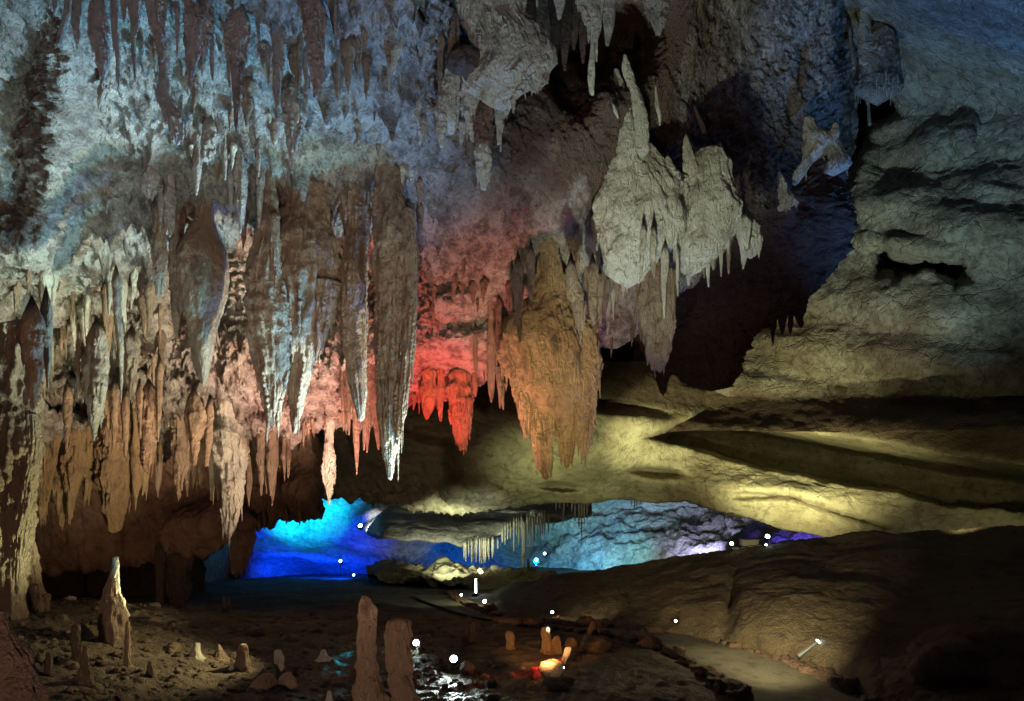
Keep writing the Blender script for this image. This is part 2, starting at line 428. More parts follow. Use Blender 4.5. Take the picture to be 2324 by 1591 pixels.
# ------------------------------------------------------------------ B: lower brown mass behind the ceiling's lip, left
B_X = [-200, 60, 150, 260, 350, 430, 470, 500, 580, 640, 690, 715, 738, 742, 744]
B_B = [1320, 1300, 1290, 1282, 1275, 1272, 1262, 1235, 1192, 1180, 1172, 1176, 1172, 1130, 1100]
u = np.arange(-200, 745, 3.6); nv = 130
bot = lin(B_X, B_B, u) + 5 * np.sin(u / 15.0) + 3 * np.sin(u / 6.0)
top = lin([-200, 560, 640, 744], [820, 930, 930, 905], u)
t = np.linspace(0, 1, nv)[:, None]
PX = np.repeat(u[None, :], nv, 0); PY = top + (bot - top) * t
DD = 18.6 + 1.6 * t ** 1.2 + lin([0, 300, 744], [-1.0, 0, .6], PX) + .9 * blob(PX, PY, 430, 1130, 90, 45) - .9 * blob(PX, PY, 480, 1180, 70, 50) + .8 * blob(PX, PY, 600, 1060, 90, 40) - .7 * blob(PX, PY, 690, 1120, 60, 60)
DD = DD + 3.0 * sstep(715, 745, PX)
PX = PX - 22 * sstep(690, 744, PX) * (.5 + .5 * np.cos(PY / 26.0)) * sstep(1178, 1140, PY)
PYc = bot[None, :] + 4 * np.sin(cu * math.pi) - 60 * cu ** 2
DDc = DD[-1][None, :] + 3.5 * cu


def B_disp(V, n, px, py):
    V = V + n * (.40 * fbm(V, .6, 3, 11) + .16 * fbm(V, 1.8, 4, 12) + .07 * fbm(V, (5, 5, 2.2), 3, 13, ridged=True))[:, None]
    V[:, 2] -= .25 * nubs(V, .5, 6, 1.5, .7) + .12 * nubs(V, .25, 7, 1.3, .7)
    return V


rear_mass = surf('rock_overhang', np.vstack([PX, np.repeat(PX[-1:], 25, 0)]), np.vstack([PY, PYc]), np.vstack([DD, DDc]), M['brown'], B_disp)
BV_B = bvh(rear_mass)

# ------------------------------------------------------------------ C: right hand wall
u = np.arange(1440, 2660, 4.0); v = np.arange(-330, 985, 4.0)
PX, PY = np.meshgrid(u, v)
DD = lin([1440, 1700, 1900, 2100, 2324, 2660], [30, 28.5, 26.5, 24, 21.5, 17], PX) + 0 * PY
DD = DD - 9.5 * sstep(270, -120, PY + .10 * (2324 - PX)) - 2.0 * sstep(900, 985, PY)
DD = DD + 3.0 * np.exp(-((PY - (598 + .08 * (PX - 2000) + 7 * np.sin(PX / 17.0) + 4 * np.sin(PX / 7.0))) / (24 + 9 * np.sin(PX / 31.0))) ** 4) * sstep(1970, 2000, PX) * sstep(2230, 2150, PX)
DD = DD + 7 * blob(PX, PY, 1975, 245, 62, 38, 0, 3) + 7 * blob(PX, PY, 1930, 330, 34, 90, 22, 3)
for (cx, cy, rx, ry, rot, a) in [(2125, 320, 55, 38, 0, 1.2), (2185, 300, 22, 45, 0, 1.0), (2090, 500, 150, 60, 5, 1.5), (2010, 560, 60, 50, 0, .9),
                                 (2240, 520, 110, 70, 8, 1.2), (1960, 390, 30, 60, 0, 1.4), (2010, 455, 90, 30, -10, 1.0), (1950, 660, 120, 60, 0, 1.1),
                                 (2100, 700, 160, 50, 4, 1.0), (1850, 790, 150, 40, 4, 1.0), (2150, 820, 200, 45, 6, 1.3), (1640, 860, 190, 50, 8, 1.5),
                                 (2010, 190, 70, 26, 0, 1.6), (2260, 430, 80, 35, 0, 1.0), (1780, 640, 80, 60, 0, .8), (2080, 560, 130, 16, 6, .9)]:
    DD = DD - .45 * a * blob(PX, PY, cx, cy, rx, ry, rot, 1.1)


def C_disp(V, n, px, py):
    w = V.copy(); w[:, 2] += .25 * V[:, 0]
    d = .45 * fbm(w, (.14, .14, .4), 3, 21) + .24 * fbm(w, (.25, .25, .6), 5, 22, .6, ridged=True) + .22 * fbm(V, (1.3, 1.3, 1.9), 5, 23, .6)
    BROWN_SHADE['C'] = np.clip(sstep(730, 800, py - .02 * px - 90) + .7 * sstep(.05, .25, fbm(V, (.3, .3, .12), 3, 24)) * sstep(600, 700, py), 0, 1)  # browner towards the bottom of the wall, with noise patches
    return V + n * d[:, None]


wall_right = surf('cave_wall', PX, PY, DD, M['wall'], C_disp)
set_mask(wall_right, BROWN_SHADE['C'])

# ------------------------------------------------------------------ D: pale vault over the back chamber
V_X = [690, 770, 900, 1050, 1250, 1400, 1560, 1660, 1760, 1890, 2000, 2150, 2324, 2700]
V_B = [1112, 1118, 1128, 1142, 1142, 1134, 1137, 1166, 1192, 1222, 1222, 1206, 1200, 1195]
c1x, c1y = [1440, 1490, 1600, 1750, 1900, 2050, 2160, 2324, 2700], [990, 1004, 1030, 1070, 1098, 1124, 1150, 1166, 1200]
c2y = [985, 988, 950, 978, 1006, 1030, 1056, 1080, 1130]


def V_D(px, py, bot):
    f = (py - 820) / (bot - 820)
    fx = [690, 1200, 1450, 1600, 1750, 2000, 2324, 2700]
    dt = lin(fx, [23.5, 21.6, 25, 28.6, 28.4, 25.6, 21.8, 16.8], px); db = lin(fx, [32, 30, 29, 27, 25.5, 23.5, 20.6, 17.2], px)
    d = dt + (db - dt) * np.clip(f, 0, 1) ** 1.2
    a = lin(c1x, c1y, px); b = lin(c1x, c2y, px)
    a = a + 3 * np.sin(px / 37.0) + 1.2 * np.sin(px / 11.3)
    k = sstep(1450, 1530, px)
    d = d + k * 6.0 * sstep(a + 2, a - 7, py) * sstep(b - 22, b + 22, py)
    # thinner secondary groove
    a2 = lin([1940, 2040, 2160], [1088, 1128, 1156], px)
    d = d + .7 * np.exp(-((py - lin([1790, 2010], [1125, 1200], px)) / 9) ** 2) * sstep(1640, 1700, px) * sstep(2040, 1980, px)
    d = d + 1.1 * blob(px, py, 1490, 1072, 60, 13, 6, 2) + .9 * blob(px, py, 1270, 1105, 45, 10, 4, 2) + .8 * blob(px, py, 1340, 915, 140, 16, 8, 2)
    d = d + 2.0 * blob(px, py, 990, 965, 95, 40, 12, 2) - 1.0 * blob(px, py, 1350, 1020, 90, 40)
    d = d - .9 * blob(px, py, 1750, 1120, 190, 36, 6) - .8 * blob(px, py, 1450, 960, 110, 30, 8) - .8 * blob(px, py, 1150, 1080, 150, 40)
    return d


def V_disp(V, n, px, py):
    m = sstep(1330, 1000, px) * sstep(1060, 1110, py)
    d = .45 * fbm(V, (.16, .16, .4), 3, 31) + .20 * fbm(V, (.6, .6, 1.6), 5, 32, .6) + .06 * fbm(V, 2.2, 4, 33, ridged=True)
    d += m * (.60 * fbm(V, (.8, .8, 2.2), 5, 34, .6, ridged=True) + .14 * fbm(V, 3.5, 3, 35))
    BROWN_SHADE['V'] = np.clip(sstep(14, -14, py - lin([700, 1360, 1500, 1600, 1800, 2000, 2324], [935, 938, 925, 935, 960, 1000, 1050], px) + 22 * fbm(V, .5, 3, 36)), 0, 1)  # brown rock, darkened so the lit part of the vault starts lower
    return V + n * d[:, None]


u = np.arange(690, 2700, 4.0); nv = 150
bot = lin(V_X, V_B, u) + 2.5 * np.sin(u / 23.0)
t = np.linspace(0, 1, nv)[:, None]
PX = np.repeat(u[None, :], nv, 0); PY = 820 + (bot - 820) * t
DD = V_D(PX, PY, bot[None, :])
PYc = bot[None, :] + 3 * np.sin(cu * math.pi) - 40 * cu ** 2
DDc = DD[-1][None, :] + 5 * cu
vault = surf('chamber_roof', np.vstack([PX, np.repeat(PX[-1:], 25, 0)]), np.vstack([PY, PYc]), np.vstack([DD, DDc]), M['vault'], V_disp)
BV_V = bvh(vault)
set_mask(vault, BROWN_SHADE['V'])

# ------------------------------------------------------------------ E: far gallery
u = np.arange(330, 2150, 3.2); v = np.arange(1040, 1372, 3.0)
PX, PY = np.meshgrid(u, v)
DD = lin([330, 430, 520, 700, 900, 1100, 1250, 1400, 1650, 1700, 1900, 2150], [27, 29, 37, 41, 42, 44, 48, 48, 45, 42, 38, 34], PX) + 0 * PY
DD = DD - lin([1200, 1400, 1700], [0, 5, 8], PX) * sstep(1150, 1270, PY) + 6 * blob(PX, PY, 1180, 1240, 70, 35)
DD = DD - 3.0 * blob(PX, PY, 700, 1265, 150, 22, 6) - 2.0 * blob(PX, PY, 560, 1290, 60, 40)
DD = DD - 3.5 * blob(PX, PY, 860, 1165, 55, 26, -25)


def E_disp(V, n, px, py):
    r = sstep(1150, 1300, px)
    d = .8 * fbm(V, .16, 3, 41) + (.22 + .35 * r) * fbm(V, (.42, .42, .8), 4, 42, ridged=True) + .9 * r * fbm(V, (.35, .35, .6), 5, 44, .62) + (.05 + .40 * r) * fbm(V, 1.5, 4, 43)
    return V + n * d[:, None]


gallery = surf('gallery_wall', PX, PY, DD, M['gallery'], E_disp)

# shelf of rock across the gallery: bright underside lip, dark hollow below
u = np.arange(800, 1345, 3.0)
edge = lin([800, 870, 980, 1040, 1080, 1160, 1250, 1345], [1200, 1222, 1226, 1238, 1232, 1204, 1186, 1170], u) + 2.5 * np.sin(u / 11.0)
top = lin([800, 900, 1100, 1345], [1150, 1128, 1124, 1118], u)
t = np.linspace(0, 1, 60)[:, None]
PX = np.repeat(u[None, :], 60, 0); PY = top + (edge - top) * t
DD = 40 - 7 * np.sin(np.clip(t, 0, 1) * 1.57) ** 1.5 + 0 * PX + 7 * sstep(870, 800, PX) + 5 * sstep(1240, 1345, PX)
DD = DD + 1.8 * blob(PX, PY, 1080, 1172, 190, 10, 2, 2)
PYc = edge[None, :] + 2 * np.sin(cu * math.pi) - 6 * cu
DDc = DD[-1][None, :] + 7 * cu
shelf = surf('gallery_shelf', np.vstack([PX, np.repeat(PX[-1:], 25, 0)]), np.vstack([PY, PYc]), np.vstack([DD, DDc]), M['gallery'],
             lambda V, n, px, py: V + n * (.5 * fbm(V, (.3, .3, .7), 3, 51) + .14 * fbm(V, 1.5, 4, 52))[:, None])
BV_S = bvh(shelf)

# ------------------------------------------------------------------ G: floor
PATH_R = [(1224, 1417), (1400, 1428), (1560, 1442), (1694, 1479), (1780, 1506), (1870, 1548), (1965, 1596), (2100, 1680)]
PATH_L = [(1224, 1421), (1330, 1430), (1440, 1450), (1535, 1480), (1612, 1522), (1712, 1596), (1770, 1650), (1830, 1700)]
FAR_R = [(945, 1351), (985, 1349), (1012, 1350), (1026, 1362), (1065, 1380), (1110, 1398), (1150, 1405), (1224, 1417)]
FAR_L = [(940, 1354), (950, 1360), (972, 1368), (1000, 1378), (1035, 1390), (1080, 1402), (1140, 1410), (1224, 1421)]


def h0(X, Y):
    z = lin([0, 12, 14.5, 20, 26, 40, 60], [0, 0, -.05, -.55, -1.05, -2.35, -3.4], Y)
    z = z + .75 * sstep(-3.5, -8.5, X + .15 * (Y - 10)) * sstep(19, 12, Y)
    z = z - .12 * sstep(2.6, 0, np.hypot((X + 1.2) * .7, (Y - 10.6)))
    return z


def on_floor(px, py, off=0.0):
    lo, hi = 2.0, 70.0
    for _ in range(50):
        D = (lo + hi) / 2
        z = CZ + (HY - py) / F * D
        if z > h0((px - CX) / F * D, D): lo = D
        else: hi = D
    return Vector(((px - CX) / F * lo, lo, float(h0((px - CX) / F * lo, lo)) + off))


Ys = np.concatenate([np.geomspace(4.5, 16, 260), np.geomspace(16.05, 48, 110)])
Us = np.arange(-500, 2850, 6.0)
G = np.zeros((len(Ys), len(Us), 3))
G[:, :, 1] = Ys[:, None]; G[:, :, 0] = (Us[None, :] - CX) / F * Ys[:, None]
fl = G.reshape(-1, 3)
fl[:, 2] = h0(fl[:, 0], fl[:, 1])
q = fl.copy(); q[:, 2] = 0
# path mask in plan
pc = []
for (a, b) in zip(PATH_R + FAR_R, PATH_L + FAR_L):
    ra, rb = on_floor(*a), on_floor(*b); m_ = (ra + rb) / 2
    pc.append((m_.x, m_.y, (ra - rb).length / 2))
pm = np.zeros(len(fl))
near, far_ = pc[:len(PATH_R)], pc[len(PATH_R):]
for seg in (near, far_):
    for (x0, y0, w0), (x1, y1, w1) in zip(seg[:-1], seg[1:]):
        dx, dy = x1 - x0, y1 - y0; L2 = dx * dx + dy * dy + 1e-9
        tt = np.clip(((fl[:, 0] - x0) * dx + (fl[:, 1] - y0) * dy) / L2, 0, 1)
        d = np.hypot(fl[:, 0] - x0 - tt * dx, fl[:, 1] - y0 - tt * dy) - (w0 + tt * (w1 - w0))
        pm = np.maximum(pm, sstep(.6, .05, d))
rough = 1 - pm
fl[:, 2] += rough * (.16 * fbm(q, .7, 4, 61) + .085 * fbm(q, (2.0, 3.0, 1), 4, 62, ridged=True) + .03 * fbm(q, (7, 9, 1), 3, 63)) - pm * .05
ground = mesh_obj('ground', fl, grid_faces(len(Us), len(Ys)), M['mud']); ground['kind'] = 'structure'
set_mask(ground, np.clip(1.2 * np.exp(-(((fl[:, 0] + .9) / 2.6) ** 2 + ((fl[:, 1] - 10.6) / 1.9) ** 2) ** 1.5), 0, 1))
BV_G = bvh(ground)


def gz(X, Y):
    r = BV_G.ray_cast(Vector((X, Y, 2.5)), Vector((0, 0, -1)), 20)
    return r[0].z if r[0] else 0.0


def strip(name, Rr, Ll, mat, n=90, m=14):
    R_ = [on_floor(*p, .0) for p in Rr]; L_ = [on_floor(*p, .0) for p in Ll]
    tt = np.linspace(0, len(R_) - 1, n)
    R_ = np.array([[np.interp(s, range(len(R_)), [p[k] for p in R_]) for k in range(3)] for s in tt])
    L_ = np.array([[np.interp(s, range(len(L_)), [p[k] for p in L_]) for k in range(3)] for s in tt])
    w = np.linspace(0, 1, m)[None, :, None]
    V = R_[:, None, :] * (1 - w) + L_[:, None, :] * w
    V = V.reshape(-1, 3); V[:, 2] += .012 + .008 * fbm(V, 3, 3, 66)
    return mesh_obj(name, V, grid_faces(m, n), mat)


tag(strip('path', PATH_R, PATH_L, M['path']), kind='structure')
tag(strip('path', FAR_R, FAR_L, M['path']), kind='structure')

# water lying in the hollows between the lamps
ang = np.linspace(0, 2 * math.pi, 80, endpoint=False)
Vw = [(-1.2, 10.6, 0)]
for a in ang: Vw.append((-1.2 + 3.6 * math.cos(a) * (1 + .1 * math.sin(3 * a)), 10.6 + 2.4 * math.sin(a), 0))
Vw = np.array(Vw, float); Vw[:, 2] = -.135
me = bpy.data.meshes.new('water'); me.from_pydata(Vw.tolist(), [], [(0, i + 1, (i + 1) % 80 + 1) for i in range(80)])
me.materials.append(M['water']); wo = bpy.data.objects.new('water', me); COL.objects.link(wo); wo['kind'] = 'structure'

# ------------------------------------------------------------------ H: clay mound at the right
u = np.arange(1060, 2760, 5.0); nv = 150
bx = [1060, 1130, 1250, 1400, 1550, 1700, 1850, 1980, 2150, 2324, 2600, 2760]
base = lin(bx, [1385, 1398, 1412, 1425, 1440, 1474, 1524, 1590, 1655, 1710, 1790, 1830], u)
bD = lin(bx, [24, 20.5, 17.4, 14.6, 13.6, 12.4, 11.0, 9.5, 8.4, 7.7, 7.0, 6.8], u)
crest = lin(bx, [1360, 1338, 1308, 1289, 1262, 1244, 1224, 1212, 1204, 1196, 1186, 1184], u) + 1.5 * np.sin(u / 21.0)
cD = lin(bx, [26, 24.5, 22, 20.5, 19.5, 19, 18.5, 17.5, 16.5, 15.5, 14, 13.5], u)
t = np.linspace(0, 1, nv)[:, None]
PX = np.repeat(u[None, :], nv, 0)
PY = base + (crest - base) * t
DD = bD + (cD - bD) * (t ** lin([1060, 1500, 2324], [1.0, 1.9, 1.9], u)[None, :])
DD = DD - .9 * blob(PX, PY, 1750, 1340, 120, 70) + .8 * blob(PX, PY, 1660, 1350, 14, 70, 12)
PYc = crest[None, :] + 120 * cu ** 2; DDc = cD[None, :] + 6 * cu
o = surf('hill', np.vstack([PX, np.repeat(PX[-1:], 25, 0)]), np.vstack([PY, PYc]), np.vstack([DD, DDc]), M['mound'],
         lambda V, n, px, py: V + n * (.35 * fbm(V, .45, 3, 71) + .12 * fbm(V, 1.4, 4, 72) + .04 * fbm(V, 5, 3, 73, ridged=True))[:, None])
BV_H = bvh(o)
# rear wall of the low hollow at the left
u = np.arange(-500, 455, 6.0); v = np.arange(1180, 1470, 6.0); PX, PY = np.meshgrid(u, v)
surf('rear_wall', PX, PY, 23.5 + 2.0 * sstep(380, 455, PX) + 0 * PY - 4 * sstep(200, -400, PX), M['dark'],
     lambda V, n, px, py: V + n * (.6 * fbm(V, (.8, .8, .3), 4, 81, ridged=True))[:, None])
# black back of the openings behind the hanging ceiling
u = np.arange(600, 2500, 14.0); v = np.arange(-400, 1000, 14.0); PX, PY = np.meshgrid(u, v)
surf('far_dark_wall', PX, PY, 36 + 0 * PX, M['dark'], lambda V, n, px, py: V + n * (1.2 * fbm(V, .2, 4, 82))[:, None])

# ------------------------------------------------------------------ dripstone builders
ORG = {'TL': (0, 0), 'TM': (766, 0), 'TR': (1530, 0), 'ML': (0, 510.7), 'MM': (766, 510.7), 'MR': (1530, 510.7),
       'BL': (0, 1052), 'BM': (766, 1052), 'BR': (1530, 1052), 'D': (0, 0)}


def conv(reg, x, y):
    if reg == 'D': return x, y
    o = ORG[reg]; return o[0] + x * .3418, o[1] + y * .3418


def drip_mesh(rows, D, seed, na=40, flute=.16, lump=.12, deep=.8, embed=.35, up=True, step=3.2, drift=0.0, rugged=1.0):
    """rows: (py, xl, xr) in frame units, top to bottom; a closed round body of that outline standing at distance D."""
    rows = sorted(rows)
    ys = np.array([r[0] for r in rows], float); xl = np.array([r[1] for r in rows], float); xr = np.array([r[2] for r in rows], float)
    n = max(10, int((ys[-1] - ys[0]) / step))
    yy = np.linspace(ys[0], ys[-1], n)
    # smooth the outline a little
    def sm(a):
        v = np.interp(yy, ys, a); k = max(1, n // 14)
        vp = np.pad(v, k, mode='edge'); w = np.convolve(vp, np.ones(2 * k + 1) / (2 * k + 1), 'valid')
        w[0] = v[0]; w[-1] = v[-1]; return w
    L_, R_ = sm(xl), sm(xr)
    s = D / F
    cx = ((L_ + R_) / 2 - CX) * s; rx = np.maximum((R_ - L_) / 2 * s, .008)
    z = CZ + (HY - yy) * s
    rng = np.random.RandomState(seed)
    th = np.linspace(0, 2 * math.pi, na, endpoint=False)
    TH, Z = np.meshgrid(th, z); RX = np.repeat(rx[:, None], na, 1); CXX = np.repeat(cx[:, None], na, 1)
    sd = rng.rand() * 50
    R0 = float(rx.mean())
    q = np.stack([np.cos(TH) * 1.6 + sd, np.sin(TH) * 1.6, Z * .55 / max(R0, .12) * .35 + sd], -1).reshape(-1, 3)
    fl_ = fbm(q, (1.5, 1.5, .6), 3, 1.0, ridged=True)
    q2 = np.stack([np.cos(TH) * RX + sd * 3, np.sin(TH) * RX, Z], -1).reshape(-1, 3)
    lu = fbm(q2, 1.8 / max(R0, .1) * .5, 4, 2.0)
    fi = fbm(q2, (9, 9, 4), 3, 3.0, ridged=True)
    m = 1 + flute * (fl_ - .35) + lump * 1.6 * lu
    m = m.reshape(TH.shape) + np.minimum(.035, .25 * RX) / np.maximum(RX, .02) * fi.reshape(TH.shape) * .5
    rg = fbm(q2, (3.4, 3.4, .8), 3, 4.0, ridged=True) - .45
    rn = fbm(q2, (8, 8, 6), 3, 5.0)
    m = m + (np.minimum(.11, .30 * RX) / np.maximum(RX, .02)) * rugged * (rg.reshape(TH.shape) + .9 * rn.reshape(TH.shape))
    m = np.clip(m, .3, 1.8)
    X = CXX + np.cos(TH) * RX * m
    Y = D + np.sin(TH) * RX * deep * m + drift * (Z - z[0])
    V = np.stack([X, Y, Z], -1).reshape(-1, 3)
    Fq = grid_faces(na, n, True)
    top = np.array([[cx[0], D, z[0] + (embed if up else rx[0] * .4)]]); bt = np.array([[cx[-1], D + drift * (z[-1] - z[0]), z[-1] - (rx[-1] * .6 if up else embed)]])
    V = np.vstack([V, top, bt])
    a = np.arange(na); b = (a + 1) % na
    nV = n * na
    f1 = np.stack([np.full(na, nV), b, a, a], -1); f2 = np.stack([np.full(na, nV + 1), (n - 1) * na + a, (n - 1) * na + b, (n - 1) * na + b], -1)
    return V, Fq, f1[:, :3], f2[:, :3]


def build_drip(name, rows, D, mat, seed, parent=None, pivot=None, **kw):
    nd = kw.pop('drips', None)
    V, Fq, f1, f2 = drip_mesh(rows, D, seed, **kw)
    na_ = kw.get('na', 40)
    if nd is None: nd = (na_ // 2 if na_ < 72 else na_ // 4) if (na_ >= 40 and kw.get('up', True)) else 0
    extra_v, extra_f = [], []
    if nd:
        r = np.random.RandomState(seed + 9000); nr = (len(V) - 2) // na_; G_ = V[:-2].reshape(nr, na_, 3)
        base = len(V); C_ = G_.mean(1); Rr = np.linalg.norm(G_[:, :, :2] - C_[:, None, :2], axis=2).mean(1)
        dz = abs(G_[0, 0, 2] - G_[-1, 0, 2]) / nr; q7 = np.arange(7) * 2 * math.pi / 7
        for _ in range(nd):
            i0 = int(r.uniform(.02, .8) * nr); j0 = r.randint(na_); m_ = int(r.uniform(.06, .3) * nr) + 2
            rr_ = min(r.uniform(.018, .05), max(.010, Rr[i0] * .30)); fall = G_[i0, j0].copy()
            for k_ in range(m_ + 1):
                f_ = k_ / m_; ii = min(i0 + k_, nr - 1)
                g_ = G_[ii, j0]; w_ = max(0, 1 - f_ * 1.2)
                p_ = np.array([g_[0] * w_ + fall[0] * (1 - w_), g_[1] * w_ + fall[1] * (1 - w_), G_[i0, j0, 2] - k_ * dz])
                if k_ < m_ * .6: fall = p_.copy()
                rk = rr_ * (.55 + .45 * math.sin(min(1, f_ * 2.2) * 1.57)) * (1 - f_ ** 3) * (1 + .25 * r.randn()) + .002
                for a_ in q7: extra_v.append((p_[0] + rk * math.cos(a_), p_[1] + rk * math.sin(a_), p_[2]))
                if k_:
                    o_ = base + len(extra_v) - 14
                    for a_ in range(7): extra_f.append([o_ + a_, o_ + (a_ + 1) % 7, o_ + 7 + (a_ + 1) % 7, o_ + 7 + a_])
    pv = np.array(pivot if pivot is not None else V[-2])
    if parent is not None: pv = np.array(parent.location)
    me = bpy.data.meshes.new(name)
    VV = np.vstack([V, np.array(extra_v)]) if extra_v else V
    me.from_pydata((VV - pv).tolist(), [], Fq.tolist() + f1.tolist() + f2.tolist() + extra_f)
    me.materials.append(mat)
    me.polygons.foreach_set('use_smooth', np.ones(len(me.polygons), bool)); me.update()
    o = bpy.data.objects.new(name, me); COL.objects.link(o)
    if parent is not None: o.parent = parent
    else: o.location = pv
    return o


_seed = [100]


def stal(reg, rows, label=None, mat='stal', D=None, group=None, bv=None, kids=(), name='stalactite', cat='stalactite', dd=0.0, **kw):
    """a hanging stalactite from its outline; kids are further spikes of the same growth"""
    R = [(conv(reg, a, y)[1], conv(reg, a, y)[0], conv(reg, b, y)[0]) for (y, a, b) in rows]
    R.sort()
    _seed[0] += 1
    if D is None:
        h = None
        for dy in (0, -8, 8, -16, -30):
            h = hit(bv or BV_A, (R[0][1] + R[0][2]) / 2, R[0][0] + dy)
            if h: break
        D = h.y if h else 14.0
        D = D + dd
    if kw.get('up', True) and name.startswith('stalactite'):
        a = P((R[0][1] + R[0][2]) / 2, R[0][0], D)
        g = min([r[3] for r in (b.ray_cast(a, Vector((0, 0, 1)), 2.6) for b in (BV_A, BV_B)) if r[3] is not None] + [9])
        if .15 < g < 1.4:
            c_ = (R[0][1] + R[0][2]) / 2; w_ = max(R[0][2] - R[0][1], (R[1][2] - R[1][1]) * .6)
            R = [(R[0][0] - g * F / D, c_ - w_ * .45, c_ + w_ * .45), (R[0][0] - g * F / D * .5, c_ - w_ * .36, c_ + w_ * .36)] + R
    o = build_drip(name, R, D, M[mat], _seed[0], **kw)
    tag(o, label, cat, group)
    for i, kr in enumerate(kids):
        K = [(conv(reg, a, y)[1], conv(reg, a, y)[0], conv(reg, b, y)[0]) for (y, a, b) in kr]
        _seed[0] += 1
        k2 = dict(kw); k2['embed'] = .1
        build_drip('spike', K, D - .12 + .1 * (i % 3), M[mat], _seed[0], parent=o, **k2)
    return o

# ------------------------------------------------------------------ the large stalactites of the ceiling, middle left
stal('ML', [(20, 1290, 1420), (60, 1230, 1440), (150, 1200, 1475), (250, 1190, 1505), (350, 1200, 1500), (500, 1215, 1485), (600, 1245, 1450), (700, 1255, 1425), (800, 1265, 1410), (900, 1285, 1395), (980, 1310, 1385), (1070, 1345, 1355)],
     'smooth brown bulb-shaped stalactite hanging alone left of the rough twin stalactites', D=12.6, na=72, flute=.12, lump=.08, rugged=.4, drips=0,
     kids=[[(480, 1340, 1420), (600, 1330, 1415), (720, 1300, 1400), (880, 1310, 1390), (1000, 1335, 1375), (1060, 1346, 1354)]])
stal('ML', [(-120, 1720, 1840), (0, 1715, 1850), (150, 1700, 1850), (300, 1640, 1850), (400, 1640, 1860), (600, 1665, 1900), (800, 1680, 1915), (950, 1720, 1900), (1100, 1750, 1880), (1200, 1770, 1860), (1280, 1785, 1835), (1330, 1795, 1810)],
     'long rough brown stalactite with lumpy ridges, right of the smooth bulb', D=11.9, na=80, flute=.30, lump=.24,
     kids=[[(-60, 1790, 1850), (100, 1800, 1850), (300, 1800, 1850), (450, 1790, 1845), (560, 1800, 1835), (640, 1815, 1825)],
           [(560, 1840, 1890), (700, 1850, 1915), (850, 1850, 1905), (950, 1830, 1890), (1050, 1840, 1870)]])
stal('ML', [(60, 1880, 2200), (180, 1860, 2230), (350, 1850, 2240), (450, 1870, 2230), (550, 1890, 2170), (700, 1900, 2110), (850, 1910, 2095), (1000, 1920, 2060), (1150, 1925, 2020), (1300, 1940, 1990), (1385, 1945, 1955)],
     'broad-shouldered stalactite tapering to one long point beside a red-lit wall', D=12.3, na=80, flute=.26, lump=.18,
     kids=[[(380, 2060, 2240), (500, 2080, 2235), (600, 2100, 2210), (720, 2105, 2160), (820, 2090, 2130), (910, 2095, 2105)],
           [(-100, 1855, 1925), (100, 1850, 1920), (250, 1850, 1900), (400, 1855, 1870)]])
stal('MM', [(120, 60, 190), (300, 30, 190), (500, 20, 180), (700, 30, 175), (900, 60, 188), (1100, 90, 190), (1200, 115, 188), (1300, 145, 165)],
     'brown carrot-shaped stalactite just left of the longest stalactite', D=12.3, na=72, flute=.22, lump=.12)
stal('MM', [(-380, 250, 400), (-200, 250, 430), (0, 268, 500), (150, 245, 470), (300, 248, 450), (500, 262, 445), (700, 262, 440), (900, 262, 420), (1100, 272, 410), (1300, 275, 415), (1450, 290, 400), (1577, 310, 378), (1640, 330, 368), (1690, 345, 358)],
     'longest stalactite, a thick grey-brown pillar hanging in the middle of the cave', D=12.0, na=96, flute=.22, lump=.14,
     kids=[[(-100, 420, 500), (150, 430, 525), (400, 440, 528), (650, 440, 518), (900, 425, 495), (1100, 410, 468), (1300, 390, 432), (1420, 385, 402)],
           [(-60, 360, 440), (60, 380, 440), (180, 400, 425), (245, 408, 416)],
           [(500, 270, 340), (750, 262, 345), (950, 268, 340), (1100, 280, 335), (1260, 300, 308)]])
# red icicles under the lip
for i, (r, l) in enumerate([
    ([(1040, 150, 240), (1200, 155, 215), (1350, 165, 200), (1495, 172, 180)], 'red-lit icicle stalactite, leftmost behind the longest stalactite'),
    ([(1100, 190, 235), (1250, 195, 225), (1400, 190, 215), (1510, 192, 200)], 'short red-lit icicle stalactite between two longer red ones'),
    ([(850, 190, 240), (1000, 200, 245), (1150, 205, 262), (1300, 240, 275), (1400, 250, 285), (1492, 268, 278)], 'bent red-lit icicle stalactite with knotted upper part'),
    ([(1150, 95, 150), (1300, 100, 148), (1450, 110, 145), (1577, 118, 138), (1660, 126, 130)], 'longest of the red-lit icicles, reaching lowest over the back vault'),
    ([(1060, 50, 90), (1200, 58, 88), (1330, 66, 84), (1395, 74, 80)], 'red-lit icicle beside the ragged end of the ceiling lip'),
    ([(1080, 15, 55), (1200, 25, 48), (1300, 32, 44), (1370, 37, 41)], 'small dull red icicle at the ragged end of the ceiling lip')]):
    stal('MM', r, l, D=15.6 + .15 * (i % 2), na=28, group='red-lit icicles under the ceiling lip')
stal('MM', [(1060, 735, 895), (1200, 750, 886), (1300, 765, 872), (1400, 790, 862), (1450, 800, 835), (1500, 812, 820)],
     'wide orange-red stalactite with two points under the red bulge', mat='orange', D=16.3, na=48, flute=.3,
     kids=[[(1150, 825, 890), (1300, 832, 880), (1400, 836, 870), (1502, 848, 856)]])
stal('MM', [(1080, 555, 660), (1150, 562, 650), (1220, 570, 635), (1290, 585, 600)], 'short fan-shaped red stalactite left of the two-pointed orange one', mat='orange', D=16.3, na=36, flute=.3)
stal('MM', [(1080, 660, 715), (1180, 662, 700), (1250, 668, 696), (1305, 680, 692)], 'narrow red stalactite between the red fan and the orange pair', mat='orange', D=16.3, na=28)
stal('MM', [(1040, 890, 935), (1090, 900, 930), (1140, 912, 920)], 'stubby red stalactite at the right end of the red fringe', D=16.2, na=24)
